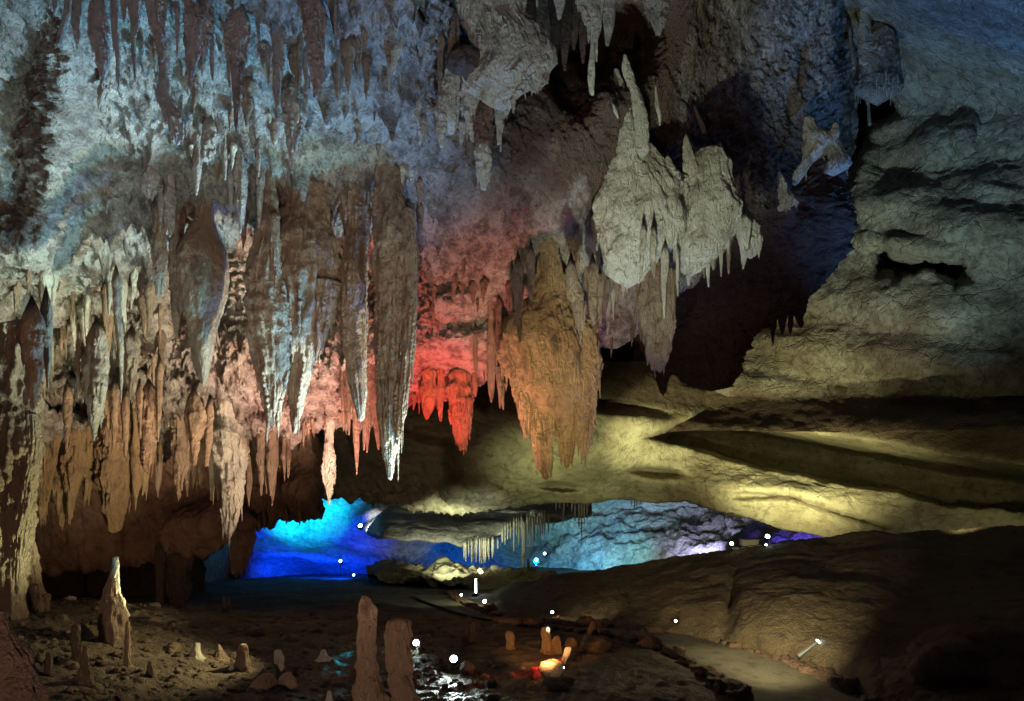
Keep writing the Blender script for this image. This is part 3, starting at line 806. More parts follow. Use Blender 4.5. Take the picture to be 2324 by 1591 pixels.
stal('MM', [(790, 995, 1050), (1000, 1000, 1046), (1100, 1005, 1040), (1180, 1018, 1024)], 'pinkish-brown stalactite left of the twin pink tubes', D=14.9, na=32, flute=.3)
stal('MM', [(780, 1045, 1095), (950, 1050, 1103), (1100, 1062, 1106), (1160, 1085, 1106), (1227, 1097, 1105)], 'twin pink tube-like stalactite against the dark gap', D=14.8, na=32,
     kids=[[(950, 1055, 1085), (1150, 1068, 1090), (1215, 1074, 1082)]])
stal('MM', [(850, 900, 930), (950, 908, 930), (990, 916, 924)], 'tiny pink stalactite on the edge of the red bulge', D=15.0, na=20)

# the great amber cluster
stal('MM', [(285, 1340, 1480), (330, 1310, 1505), (420, 1295, 1525), (520, 1270, 1570), (600, 1130, 1620), (700, 1100, 1680), (800, 1096, 1722), (900, 1112, 1730), (1000, 1150, 1728), (1090, 1190, 1710), (1180, 1260, 1660), (1250, 1380, 1560)],
     'huge amber cluster of fused stalactites with six hanging points', mat='orange', D=13.9, na=160, flute=.17, lump=.10, deep=.55, step=2.6, drips=70, rugged=.9, name='stalactite_cluster', cat='stalactite cluster',
     kids=[[(900, 1115, 1290), (1000, 1150, 1290), (1150, 1192, 1290), (1300, 1225, 1282), (1410, 1245, 1260)],
           [(1000, 1250, 1430), (1150, 1270, 1430), (1300, 1290, 1428), (1450, 1308, 1426), (1577, 1325, 1422), (1640, 1345, 1412), (1690, 1375, 1392)],
           [(1100, 1410, 1600), (1200, 1425, 1592), (1350, 1440, 1582), (1450, 1468, 1566), (1560, 1495, 1552), (1612, 1515, 1530)],
           [(950, 1590, 1660), (1100, 1580, 1650), (1250, 1578, 1625), (1350, 1580, 1602), (1420, 1586, 1598)],
           [(1050, 1600, 1718), (1200, 1598, 1712), (1300, 1590, 1700), (1400, 1592, 1680), (1500, 1602, 1652), (1555, 1625, 1636)],
           [(780, 1100, 1180), (900, 1112, 1200), (1050, 1160, 1235), (1180, 1195, 1240), (1250, 1215, 1228)],
           [(640, 1590, 1700), (800, 1640, 1728), (1000, 1670, 1730), (1150, 1680, 1716)]])
stal('MM', [(300, 1165, 1230), (500, 1170, 1230), (650, 1180, 1226), (780, 1205, 1215)], 'slim brown stalactite in front of the amber cluster, upper left', D=12.0, na=36, flute=.3)
stal('MM', [(215, 1255, 1310), (400, 1262, 1306), (480, 1272, 1296), (522, 1283, 1290)], 'smooth short stalactite above the dark dome of the amber cluster', D=12.0, na=32, flute=.1)
stal('MM', [(340, 1140, 1175), (440, 1150, 1180), (560, 1160, 1176)], 'little knobbly stalactite at the left shoulder of the amber cluster', D=12.2, na=24)
stal('MM', [(300, 1520, 1580), (450, 1545, 1625), (600, 1580, 1640), (700, 1600, 1630), (780, 1612, 1622)], 'ribbed brown stalactite leaning on the right shoulder of the amber cluster', D=12.1, na=40, flute=.3)
stal('MM', [(860, 1718, 1736), (1000, 1730, 1746), (1150, 1741, 1747)], 'thread-thin stalactite dangling beside the amber cluster', D=12.9, na=14)
stal('MM', [(300, 1665, 1725), (450, 1668, 1725), (600, 1675, 1717), (662, 1695, 1706)], 'pale brown stalactite just right of the amber cluster shoulder', D=12.6, na=36)
stal('MM', [(380, 1720, 1765), (550, 1725, 1760), (670, 1738, 1750)], 'brown stalactite behind the pale one right of the amber cluster', D=12.9, na=28)
stal('MM', [(540, 1632, 1655), (630, 1640, 1650)], 'tiny spike between the amber cluster and the pale brown stalactite', D=12.3, na=16)
# right twin
stal('MM', [(250, 2020, 2150), (420, 2018, 2160), (560, 2015, 2160), (650, 2022, 2140), (800, 2050, 2130), (900, 2070, 2116), (965, 2086, 2094)],
     'grey-brown stalactite with twin points hanging right of the amber cluster', D=13.8, na=64, flute=.26, lump=.16,
     kids=[[(300, 2150, 2238), (560, 2150, 2242), (700, 2125, 2222), (850, 2105, 2202), (930, 2115, 2172), (975, 2130, 2145)]])
stal('MM', [(60, 2012, 2052), (150, 2008, 2042), (250, 2010, 2031), (335, 2018, 2024)], 'bright white icicle stalactite on the pale rock outcrop', mat='pale', D=13.0, na=28)
stal('MM', [(70, 2080, 2116), (200, 2078, 2115), (300, 2088, 2110), (355, 2098, 2104)], 'cream stalactite right of the bright white icicle', mat='pale', D=13.0, na=28)
stal('MM', [(200, 2150, 2200), (400, 2150, 2185), (500, 2155, 2180), (620, 2165, 2173)], 'cream streaked stalactite in front of the twin-pointed one', mat='pale', D=13.3, na=28)
stal('MM', [(200, 2245, 2270), (350, 2248, 2265), (470, 2257, 2263)], 'thin cream stalactite at the right end of the outcrop edge', mat='pale', D=13.4, na=18)
for i, (r, l) in enumerate([
    ([(-10, 425, 505), (40, 430, 502), (100, 430, 498), (200, 440, 486), (292, 455, 461)], 'stout carrot stalactite, last on the right of the outcrop fringe'),
    ([(110, 345, 372), (220, 348, 374), (325, 358, 366)], 'cream stalactite next to the stout carrot on the outcrop fringe'),
    ([(60, 298, 325), (220, 300, 322), (342, 308, 316)], 'thin brown stalactite mid-way along the outcrop fringe'),
    ([(80, 248, 282), (200, 255, 280), (292, 264, 272)], 'pointed cream stalactite over the dark hollow of the outcrop fringe'),
    ([(110, 205, 245), (300, 212, 238), (412, 224, 232)], 'longest thin stalactite of the outcrop fringe'),
    ([(180, 188, 210), (350, 195, 204)], 'needle stalactite beside the longest of the outcrop fringe'),
    ([(180, 65, 125), (300, 75, 115), (400, 90, 100)], 'reddish blunt stalactite on the outcrop fringe'),
    ([(150, 8, 42), (320, 10, 38), (472, 22, 28)], 'long narrow stalactite, first on the left of the outcrop fringe')]):
    stal('MR', r, l, mat='pale' if i % 2 == 0 else 'stal', D=14.2 + .1 * (i % 3), na=26, group='stalactites fringing the pale outcrop')

# ------------------------------------------------------------------ left part, below the ledge
for reg, rows, lab, mt, D in [
    ('ML', [(740, 590, 690), (850, 570, 710), (1000, 578, 700), (1150, 580, 682), (1300, 596, 655), (1400, 625, 640)], 'long pale-ridged stalactite at the far left, hanging over the orange row', 'stal', 11.5),
    ('ML', [(780, 815, 930), (950, 820, 902), (1050, 840, 885), (1130, 855, 866)], 'short dark triangular stalactite under the left ledge', 'stal', 13.2),
    ('ML', [(380, 745, 795), (600, 760, 800), (800, 780, 818), (1000, 795, 815), (1175, 799, 806)], 'very long thin ridge-like stalactite on the left slope', 'stal', 11.6),
    ('ML', [(120, 1020, 1100), (300, 1025, 1090), (400, 1030, 1075), (470, 1040, 1052)], 'stubby double stalactite left of the smooth brown bulb', 'stal', 12.2),
    ('ML', [(250, 1130, 1200), (500, 1140, 1215), (650, 1150, 1190), (740, 1165, 1175)], 'ribbed stalactite close against the smooth brown bulb', 'stal', 12.6),
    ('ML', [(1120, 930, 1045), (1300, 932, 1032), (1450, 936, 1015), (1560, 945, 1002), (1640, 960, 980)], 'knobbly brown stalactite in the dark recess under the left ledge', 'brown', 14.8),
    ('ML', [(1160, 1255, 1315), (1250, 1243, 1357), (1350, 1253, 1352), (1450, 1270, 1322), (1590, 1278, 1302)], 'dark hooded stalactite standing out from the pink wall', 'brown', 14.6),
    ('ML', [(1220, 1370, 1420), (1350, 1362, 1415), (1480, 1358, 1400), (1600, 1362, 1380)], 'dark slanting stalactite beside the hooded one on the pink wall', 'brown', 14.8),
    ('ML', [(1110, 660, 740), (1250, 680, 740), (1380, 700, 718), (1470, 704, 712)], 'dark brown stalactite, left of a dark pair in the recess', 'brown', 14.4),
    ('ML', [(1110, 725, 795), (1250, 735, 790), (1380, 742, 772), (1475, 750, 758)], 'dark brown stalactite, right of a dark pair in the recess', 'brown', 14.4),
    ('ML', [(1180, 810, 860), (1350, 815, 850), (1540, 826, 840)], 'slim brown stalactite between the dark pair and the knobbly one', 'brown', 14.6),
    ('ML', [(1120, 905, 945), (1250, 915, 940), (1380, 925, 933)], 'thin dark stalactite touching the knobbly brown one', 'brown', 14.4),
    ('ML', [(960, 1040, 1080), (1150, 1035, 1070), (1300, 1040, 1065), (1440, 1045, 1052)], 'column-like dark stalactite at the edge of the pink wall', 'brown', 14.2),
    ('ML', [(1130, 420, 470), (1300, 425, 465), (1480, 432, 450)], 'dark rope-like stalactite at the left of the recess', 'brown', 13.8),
    ('ML', [(640, 145, 275), (720, 120, 275), (850, 160, 260), (1000, 190, 255), (1120, 205, 240), (1220, 220, 232)], 'dark humped stalactite above the big left column', 'stal', 8.6),
    ('ML', [(560, 275, 335), (750, 290, 340), (900, 300, 335), (1090, 312, 322)], 'narrow stalactite with a lit edge beside the humped one', 'stal', 9.4),
    ('ML', [(820, 505, 530), (1000, 508, 528), (1160, 512, 520)], 'needle stalactite left of the long pale-ridged one', 'stal', 11.6),
    ('BL', [(-90, 250, 340), (0, 255, 340), (200, 260, 322), (300, 266, 306), (402, 276, 288)], 'brown stalactite with a round waist, first of the orange row', 'orange', None),
    ('BL', [(-120, 345, 470), (0, 345, 450), (150, 352, 446), (250, 360, 440), (330, 384, 420), (418, 400, 408)], 'orange stalactite, second in the row under the left ledge', 'orange', None),
    ('BL', [(-100, 440, 570), (0, 440, 560), (150, 450, 522), (250, 450, 496), (340, 450, 480), (402, 453, 460)], 'lumpy orange stalactite with a side knob in the left row', 'orange', None),
    ('BL', [(-100, 560, 645), (0, 562, 640), (120, 565, 620), (248, 562, 570)], 'short forked orange stalactite left of the broad one', 'orange', None),
    ('BL', [(-150, 655, 885), (0, 660, 882), (100, 672, 876), (200, 690, 852), (300, 700, 830), (400, 710, 802), (448, 725, 780)], 'broadest orange stalactite with a blunt cut-off tip', 'orange', None),
    ('BL', [(60, 665, 720), (200, 672, 722), (300, 682, 716), (390, 697, 706)], 'small orange stalactite grown on the flank of the blunt one', 'orange', None),
    ('BL', [(-90, 878, 948), (100, 886, 940), (200, 890, 920), (316, 893, 899)], 'slender orange stalactite right of the blunt one', 'orange', None),
    ('BL', [(-90, 940, 1000), (60, 945, 990), (140, 948, 972), (212, 942, 950)], 'curved orange stalactite with several knobs', 'orange', None),
    ('BL', [(-120, 1150, 1245), (0, 1158, 1240), (100, 1165, 1212), (180, 1172, 1200), (245, 1182, 1189)], 'ragged greenish-lit stalactite in the middle of the lip', 'stal', None),
    ('BL', [(-60, 1210, 1270), (60, 1220, 1262), (220, 1240, 1248)], 'pinkish stalactite right of the ragged greenish one', 'stal', None),
    ('BL', [(-60, 1270, 1310), (60, 1275, 1300), (168, 1278, 1284)], 'small pink stalactite between two larger ones on the lip', 'stal', None),
    ('BL', [(-60, 1310, 1345), (60, 1315, 1342), (138, 1322, 1334)], 'blunt ringed stalactite on the lip', 'stal', None),
    ('BL', [(-80, 1385, 1425), (100, 1392, 1424), (245, 1398, 1406)], 'yellow-lit icicle left of the large yellow stalactite', 'pale', None),
    ('BL', [(-60, 1425, 1465), (120, 1432, 1462), (245, 1442, 1452)], 'yellow-lit icicle touching the large yellow stalactite', 'pale', None),
    ('BL', [(-300, 1430, 1550), (-200, 1412, 1600), (-60, 1440, 1620), (0, 1460, 1620), (150, 1470, 1612), (250, 1488, 1600), (350, 1492, 1572), (420, 1484, 1556), (495, 1512, 1525)], 'large bright yellow-lit stalactite hanging in front of the brown overhang', 'pale', None),
    ('BL', [(-60, 1650, 1700), (30, 1655, 1690), (70, 1660, 1680)], 'little pink stub right of the large yellow stalactite', 'stal', None),
    ('BL', [(-60, 1700, 1760), (60, 1715, 1755), (212, 1731, 1738)], 'pale pink icicle, left of a pair on the lip', 'stal', None),
    ('BL', [(-60, 1765, 1835), (60, 1780, 1828), (140, 1785, 1812), (216, 1793, 1800)], 'pale pink icicle, right of a pair on the lip', 'stal', None),
    ('BL', [(-60, 1872, 1900), (116, 1886, 1892)], 'thin pink icicle near the right end of the lip', 'stal', None),
    ('BL', [(-60, 1900, 1930), (95, 1910, 1918)], 'thin pink icicle, last before the dark gap in the lip', 'stal', None),
    ('BL', [(-30, 2150, 2226), (100, 2158, 2216), (200, 2170, 2202), (268, 2180, 2188)], 'golden speckled stalactite hanging in front of the cyan-lit wall', 'pale', 16.6)]:
    stal(reg, rows, lab, mat=mt, D=D, na=44 if rows[0][2] - rows[0][1] > 70 else 28, flute=.26, lump=.22, dd=-.25, rugged=1.7)
# dark ones under the rear overhang
stal('BL', [(380, 1535, 1690), (520, 1540, 1682), (600, 1545, 1650), (680, 1548, 1630), (720, 1555, 1585), (775, 1562, 1568)], 'dark two-pointed stalactite silhouetted against the blue wall', mat='brown', D=19.2, na=48, flute=.3)
stal('BL', [(560, 1030, 1100), (700, 1035, 1090), (900, 1040, 1085), (1000, 1045, 1078), (1045, 1055, 1068)], 'dark hanging pillar in the low hollow, left of the broad dark one', mat='dark', D=20.0, na=32)
stal('BL', [(600, 1095, 1258), (750, 1100, 1258), (880, 1130, 1250), (980, 1160, 1225), (1030, 1185, 1200)], 'broad dark hanging rock pillar closing the low hollow', mat='dark', D=20.4, na=56, flute=.35)
for k, (x, y) in enumerate([(1720, 465), (1755, 440), (1990, 410), (1900, 405)]):
    stal('BL', [(y - 60, x - 13, x + 13), (y, x - 2, x + 2)], 'tiny dark spike on the lower edge of the brown overhang', mat='brown', D=19.6, na=14, group='dark spikes below the brown overhang')

# ------------------------------------------------------------------ upper left
UL = [
    ([(0, 345, 390), (60, 350, 388), (92, 362, 370)], 'small pale-tipped stalactite near the upper left edge of the ceiling'),
    ([(-20, 430, 480), (100, 420, 472), (200, 390, 442), (300, 372, 402)], 'brown leaning stalactite standing over the cyan-lit spur'),
    ([(0, 468, 542), (150, 470, 532), (240, 490, 526), (306, 507, 514)], 'dark pointed stalactite beside the brown leaning one'),
    ([(60, 600, 705), (250, 600, 712), (400, 640, 732), (480, 655, 722), (546, 680, 690)], 'forked dark stalactite over the spur, with a wet bright tip'),
    ([(520, 680, 742), (620, 655, 702), (712, 655, 665)], 'lower spike under the forked dark stalactite'),
    ([(0, 730, 792), (200, 745, 792), (400, 770, 802), (550, 778, 798), (578, 785, 791)], 'long thin dark stalactite with a bright drop at its tip'),
    ([(-20, 795, 850), (80, 805, 838), (150, 820, 830)], 'short brown stalactite between two longer ones by the top edge'),
    ([(-20, 848, 948), (100, 860, 932), (200, 880, 916), (242, 890, 908)], 'brown blunt stalactite with a white tip by the top edge'),
    ([(200, 865, 898), (400, 880, 906), (542, 893, 902)], 'thin dark stalactite below the white-tipped one'),
    ([(-20, 970, 1112), (150, 1000, 1082), (300, 1040, 1092), (380, 1050, 1096), (412, 1065, 1080)], 'grey stalactite with a wide top and a blunt wet end'),
    ([(100, 1160, 1200), (250, 1165, 1195), (380, 1172, 1180)], 'small dark stalactite right of the blunt wet-ended one'),
    ([(0, 1210, 1400), (150, 1235, 1422), (250, 1240, 1372), (400, 1240, 1312), (500, 1255, 1286), (600, 1262, 1276), (648, 1265, 1270)], 'two-lobed stalactite narrowing to a long hooked point'),
    ([(150, 1388, 1426), (400, 1390, 1426), (532, 1403, 1418)], 'straight dark stalactite between the two-lobed and the bulb-topped ones'),
    ([(60, 1540, 1630), (130, 1500, 1662), (230, 1485, 1662), (320, 1495, 1642), (400, 1535, 1612), (550, 1545, 1596), (700, 1550, 1586), (800, 1555, 1582), (905, 1565, 1570)], 'tall grey bulb-topped stalactite with a very long thin end'),
    ([(280, 1495, 1535), (450, 1505, 1538), (585, 1520, 1532)], 'dark companion stalactite behind the bulb-topped one'),
    ([(180, 1700, 1725), (280, 1712, 1732), (365, 1735, 1742)], 'thin pale slanting stalactite in the upper ceiling'),
    ([(340, 1760, 1800), (480, 1772, 1795), (565, 1782, 1790)], 'dark small stalactite below the thin pale slanting one'),
    ([(230, 1800, 1902), (320, 1815, 1892), (450, 1815, 1872), (580, 1820, 1856), (680, 1828, 1846), (722, 1838, 1844)], 'pale grey stalactite with a flat wide top and thin end'),
    ([(290, 1970, 2015), (420, 1980, 2005), (548, 1985, 1992)], 'slim stalactite, left of two in front of the dark nook'),
    ([(380, 2000, 2040), (500, 2020, 2046), (618, 2030, 2038)], 'slim stalactite with white tip, right of two in front of the dark nook'),
    ([(-20, 1950, 2122), (100, 1990, 2180), (200, 2025, 2165), (350, 2048, 2152), (500, 2080, 2146), (600, 2078, 2132), (652, 2080, 2100)], 'massive grey fluted stalactite at the top of the ceiling'),
    ([(130, 2212, 2240), (300, 2220, 2238), (395, 2226, 2232)], 'thin pale stalactite right of the massive fluted one'),
    ([(360, 2232, 2262), (480, 2238, 2258), (572, 2242, 2248)], 'small dark stalactite under the thin pale one'),
    ([(620, 1865, 2022), (750, 1890, 2022), (850, 1915, 2005), (950, 1920, 1966), (1082, 1930, 1938)], 'dark ragged stalactite with a white calcite patch'),
    ([(640, 1050, 1130), (800, 1100, 1200), (900, 1160, 1212), (962, 1175, 1186)], 'violet-tinted slanting stalactite on the blue slope'),
    ([(860, 1345, 1430), (960, 1338, 1425), (1062, 1340, 1390)], 'blunt dark knob of a stalactite on the blue-green slope'),
    ([(1020, 1470, 1510), (1100, 1480, 1506), (1192, 1490, 1500)], 'small brown stalactite right of the blunt dark knob'),
    ([(1090, 1280, 1340), (1200, 1290, 1322), (1295, 1300, 1310)], 'small brown-faced stalactite left of the blunt dark knob'),
    ([(1170, 950, 1050), (1250, 945, 1040), (1312, 975, 1005)], 'rounded dark boss hanging on the pale slope'),
    ([(1080, 1560, 1622), (1250, 1562, 1637), (1350, 1572, 1627), (1450, 1582, 1612), (1548, 1592, 1601)], 'tan stalactite hanging over the dark recess, right of a thin one'),
    ([(1180, 1512, 1548), (1330, 1520, 1545), (1442, 1530, 1536)], 'thin dark stalactite left of the tan one over the recess'),
    ([(1310, 1080, 1158), (1450, 1098, 1150), (1520, 1115, 1146), (1562, 1126, 1140)], 'orange-brown twin stalactite over the smooth brown bulb'),
    ([(1310, 1050, 1085), (1440, 1055, 1078), (1545, 1058, 1066)], 'thin partner of the orange-brown twin stalactite'),
    ([(1180, 1700, 1755), (1350, 1705, 1740), (1512, 1714, 1722)], 'thin brown stalactite dripping from the ragged edge of the ledge'),
    ([(1060, 1700, 1730), (1120, 1705, 1726), (1172, 1712, 1719)], 'short tan stalactite on the textured slope above the ledge')]
for i, (r, l) in enumerate(UL):
    w = max(b - a for _, a, b in r)
    f_ = .82 if (r[0][0] < 200 and i < 22) else 1.0
    r = [(y_, (a + b) / 2 - (b - a) / 2 * f_, (a + b) / 2 + (b - a) / 2 * f_) for y_, a, b in r]
    stal('TL', r, l, mat='grey', na=60 if w > 110 else (40 if w > 60 else 24), flute=.22, lump=.2, dd=-.1 - w * .0012)
c = stal('TL', [(655, 1930, 1965), (700, 1935, 1985), (760, 1955, 1990), (810, 1968, 1982)], 'white calcite patch dripping down the dark ragged stalactite', mat='pale', D=hit(BV_A, *conv('TL', 1945, 640)).y - .85, na=24, name='calcite_patch', cat='calcite patch', embed=.02)

# ------------------------------------------------------------------ upper centre
TMs = [
    ([(460, 328, 356), (600, 335, 352), (627, 342, 348)], 'small white stalactite, lowest of three on the blue slope', 'pale'),
    ([(265, 415, 442), (330, 355, 432), (400, 360, 396), (482, 372, 382)], 'white swooping stalactite on the blue slope', 'pale'),
    ([(680, 500, 560), (760, 510, 545), (826, 535, 542)], 'white stubby stalactite left of the pale column group', 'pale'),
    ([(420, 72, 90), (500, 76, 90), (556, 80, 86)], 'thin grey straw stalactite at the left of the blue slope', 'pale'),
    ([(500, 406, 424), (562, 414, 420)], 'very small white stalactite right of the lowest of three', 'pale'),
    ([(820, 555, 595), (900, 568, 590), (952, 572, 580)], 'grey translucent stalactite below the white stubby one', 'pale'),
    ([(365, 720, 790), (480, 715, 780), (600, 690, 790), (700, 670, 792), (800, 675, 792), (850, 720, 785), (892, 745, 762)], 'pale column-like stalactite left of the draped rock', 'pale'),
    ([(780, 665, 700), (850, 652, 708), (920, 665, 710), (982, 685, 696)], 'pale bulb stalactite under the column-like one', 'pale'),
    ([(540, 790, 812), (700, 796, 812), (850, 788, 796)], 'thin pale stalactite between the column-like and the twin-lobed ones', 'pale'),
    ([(530, 828, 962), (650, 830, 957), (750, 845, 942), (850, 865, 916), (952, 880, 895)], 'twin-lobed pale stalactite under the draped rock', 'pale'),
    ([(920, 930, 985), (1000, 914, 1012), (1100, 928, 1006), (1180, 942, 1002), (1258, 960, 990)], 'pale ragged stalactite, lowest under the draped rock', 'pale'),
    ([(740, 900, 1030), (850, 905, 1020), (960, 925, 1015), (1040, 960, 1000)], 'dark stalactite directly above the lowest pale ragged one', 'brown'),
    ([(600, 1020, 1200), (680, 1048, 1142), (750, 1058, 1112), (850, 1058, 1092), (962, 1062, 1072)], 'pale tapering stalactite at the right foot of the draped rock', 'pale'),
    ([(930, 1078, 1090), (1005, 1078, 1088)], 'droplet-like straw right of the pale tapering stalactite', 'pale'),
    ([(960, 862, 895), (1020, 868, 886), (1078, 876, 883)], 'short brown stalactite left of the lowest pale ragged one', 'stal'),
    ([(350, 1680, 1706), (450, 1663, 1706), (550, 1660, 1706), (632, 1685, 1700)], 'cream spindle stalactite alone in front of the dark ceiling', 'pale'),
    ([(350, 1712, 1728), (410, 1716, 1724)], 'tiny pale stub beside the cream spindle', 'pale'),
    ([(-60, 1590, 1775), (0, 1600, 1762), (100, 1640, 1752), (200, 1680, 1746), (282, 1710, 1722)], 'blue-lit cone stalactite by the top edge, left of its twin', 'pale'),
    ([(-60, 1770, 1840), (150, 1770, 1836), (250, 1775, 1812), (305, 1785, 1797)], 'blue-lit straight stalactite right of the cone', 'pale'),
    ([(-60, 2030, 2195), (0, 2040, 2182), (80, 2075, 2172), (150, 2090, 2166), (232, 2125, 2140)], 'blue-lit stalactite alone before the black opening', 'pale'),
    ([(-60, 1430, 1520), (0, 1440, 1510), (80, 1455, 1495), (130, 1465, 1475)], 'blue-tipped stalactite left of the two blue-lit ones', 'pale'),
    ([(-60, 1310, 1340), (45, 1320, 1328)], 'small dim blue stalactite near the draped rock', 'pale'),
    ([(605, 2106, 2120), (700, 2110, 2136), (780, 2130, 2151), (832, 2136, 2145)], 'white slip of a stalactite right of the two tall pale light streaks', 'pale')]
for i, (r, l, mt) in enumerate(TMs):
    w = max(b - a for _, a, b in r)
    cy = r[0][0]; x_ = (r[0][1] + r[0][2]) / 2
    Dm = 10.6 if 640 < x_ < 1240 and cy > 200 else None
    if x_ > 1300 and cy < 0: Dm = 9.5
    if x_ > 1600 and cy > 300: Dm = 12.3
    stal('TM', r, l, mat=mt, D=Dm, na=56 if w > 90 else 26, flute=.24, lump=.16, dd=-.1)
# draped flowstone
flow = stal('TM', [(-160, 830, 1260), (40, 830, 1245), (120, 850, 1245), (190, 880, 1330), (260, 900, 1385), (330, 905, 1412), (400, 915, 1425), (470, 905, 1412), (530, 850, 1350), (580, 835, 1240), (640, 930, 1215), (690, 1010, 1160), (720, 1060, 1120)],
            'great pale draped rock with slanting folds hanging from the upper ceiling', mat='pale', D=10.4, na=200, flute=.15, lump=.12, deep=.42, step=2.4, name='draped_flowstone', cat='flowstone',
            kids=[[(120, 1200, 1265), (220, 1180, 1245), (320, 1140, 1230), (380, 1110, 1180), (408, 1085, 1100)],
                  [(500, 1270, 1400), (560, 1280, 1370), (600, 1288, 1320), (615, 1292, 1302)],
                  [(300, 1290, 1345), (420, 1245, 1305), (520, 1200, 1255), (600, 1150, 1200)],
                  [(280, 1340, 1385), (400, 1310, 1365), (480, 1270, 1320)],
                  [(250, 1225, 1280), (400, 1175, 1235), (520, 1110, 1170)]])
stal('TM', [(330, 780, 900), (380, 742, 935), (440, 745, 930), (480, 790, 900), (500, 830, 870)], 'dark lump for the shaded hollow at the left of the draped rock', mat='dark', D=10.3, na=56, flute=.3, lump=.4, name='hollow_shade', cat='rock', up=False, embed=.1)  # shade of a hollow built as a dark lump
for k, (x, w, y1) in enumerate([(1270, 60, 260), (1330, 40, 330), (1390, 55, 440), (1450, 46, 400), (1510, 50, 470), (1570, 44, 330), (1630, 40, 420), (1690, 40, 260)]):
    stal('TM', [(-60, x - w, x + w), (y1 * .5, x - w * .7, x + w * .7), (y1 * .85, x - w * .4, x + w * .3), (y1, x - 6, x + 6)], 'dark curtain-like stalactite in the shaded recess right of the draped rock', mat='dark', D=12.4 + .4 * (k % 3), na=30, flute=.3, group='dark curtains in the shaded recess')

# ------------------------------------------------------------------ the pale outcrop at centre right; its pale colour and spikes carry the lamplight
def outcrop(reg, rows, label, D, kids=(), name='rock_outcrop', cat='rock outcrop', mat='pale', **kw):
    kw.setdefault('deep', .5); kw.setdefault('na', 140); kw.setdefault('flute', .10); kw.setdefault('lump', .22)
    return stal(reg, rows, label, mat=mat, D=D, kids=kids, name=name, cat=cat, embed=.05, **kw)


outcrop('D', [(300, 1432, 1446), (330, 1405, 1475), (370, 1372, 1500), (400, 1368, 1530), (450, 1364, 1548), (500, 1356, 1552), (550, 1352, 1540), (600, 1362, 1480), (640, 1400, 1450)],
        'pale outcrop of lumpy rock, left half, under the two tall light streaks', 13.6,
        kids=[[(330, 1470, 1482), (365, 1455, 1505), (410, 1440, 1510), (460, 1450, 1500)],
              [(355, 1380, 1392), (380, 1374, 1402), (420, 1370, 1410)],
              [(352, 1392, 1398), (400, 1395, 1410)],
              [(358, 1512, 1520), (390, 1504, 1538), (440, 1500, 1545)]])
outcrop('D', [(335, 1602, 1636), (350, 1572, 1642), (400, 1556, 1652), (450, 1550, 1676), (490, 1548, 1680), (530, 1540, 1660), (560, 1530, 1640), (600, 1540, 1600), (620, 1550, 1580)],
        'pale outcrop of lumpy rock, right half, with a jagged top edge following the light', 13.8,
        kids=[[(310, 1552, 1560), (345, 1550, 1572), (390, 1556, 1590)],
              [(365, 1650, 1660), (400, 1645, 1662), (450, 1650, 1680)],
              [(330, 1628, 1640), (360, 1620, 1645)],
              [(400, 1520, 1560), (480, 1535, 1560), (512, 1525, 1532)]])
stal('TM', [(362, 1898, 1914), (450, 1888, 1946), (600, 1935, 2002), (700, 1965, 2037), (800, 1972, 2057), (900, 1984, 2062), (1000, 1990, 2060)], 'streak of lamplight shaped as a tall pale spire, right of two above the outcrop', mat='pale', D=13.2, na=56, lump=.25, name='lit_streak', cat='light streak', up=False, embed=.2)  # lit streak between shadows, built as pale rock
stal('TM', [(458, 1834, 1860), (520, 1838, 1885), (600, 1840, 1912), (700, 1880, 1942), (800, 1890, 1957), (900, 1870, 1976), (1000, 1860, 1990), (1080, 1870, 1962)], 'streak of lamplight shaped as a tall pale spire, left of two above the outcrop', mat='pale', D=13.3, na=56, lump=.25, name='lit_streak', cat='light streak', up=False, embed=.2)
stal('TM', [(505, 1812, 1822), (560, 1815, 1835), (605, 1828, 1838)], 'small lit bit shaped as a pale sliver, left of the tall light streaks', mat='pale', D=None, dd=-.1, na=20, name='lit_sliver', cat='light sliver', embed=.05)  # lit bits above the outcrop, built as pale slivers
stal('TM', [(695, 1826, 1834), (740, 1834, 1855), (785, 1858, 1868)], 'slanting lit bit shaped as a pale sliver, below the small one', mat='pale', D=None, dd=-.1, na=20, name='lit_sliver', cat='light sliver', embed=.05)
stal('TM', [(915, 2300, 2312), (980, 2285, 2318), (1060, 2292, 2308)], 'lit bit shaped as a pale sliver over the right half of the outcrop', mat='pale', D=None, dd=-.1, na=20, name='lit_sliver', cat='light sliver', embed=.05)
stal('TR', [(710, 130, 145), (770, 145, 170), (830, 170, 200), (885, 185, 214)], 'slanting lit bit shaped as a white sliver against the dark ceiling', mat='pale', D=None, dd=-.1, na=20, name='lit_sliver', cat='light sliver', embed=.05)
outcrop('TR', [(780, 870, 915), (850, 865, 940), (900, 868, 1060), (960, 868, 1080), (1020, 860, 1030), (1080, 855, 900), (1120, 800, 870), (1180, 785, 850), (1225, 785, 815)],
        'pale jagged rock plate near the black gap', 17.6, na=90,
        kids=[[(820, 1055, 1090), (860, 1040, 1090), (930, 1010, 1085), (1000, 1040, 1120), (1060, 1030, 1160), (1100, 1010, 1168), (1140, 1003, 1110)]])
outcrop('TR', [(1135, 690, 700), (1180, 690, 730), (1240, 692, 745), (1300, 695, 740), (1335, 700, 720)], 'pale flame-shaped rock left of the jagged plate', 17.0, na=50)
outcrop('TR', [(1285, 715, 770), (1320, 710, 812), (1350, 702, 815), (1380, 700, 760), (1400, 702, 720)], 'pale low rock on the rim of the dark shadow mass', 17.0, na=50)
outcrop('TR', [(1350, 460, 480), (1400, 440, 500), (1500, 425, 560), (1577, 430, 570), (1640, 440, 560), (1700, 470, 540)], 'knobbly pale rock joining the right end of the outcrop', 14.6, na=70)

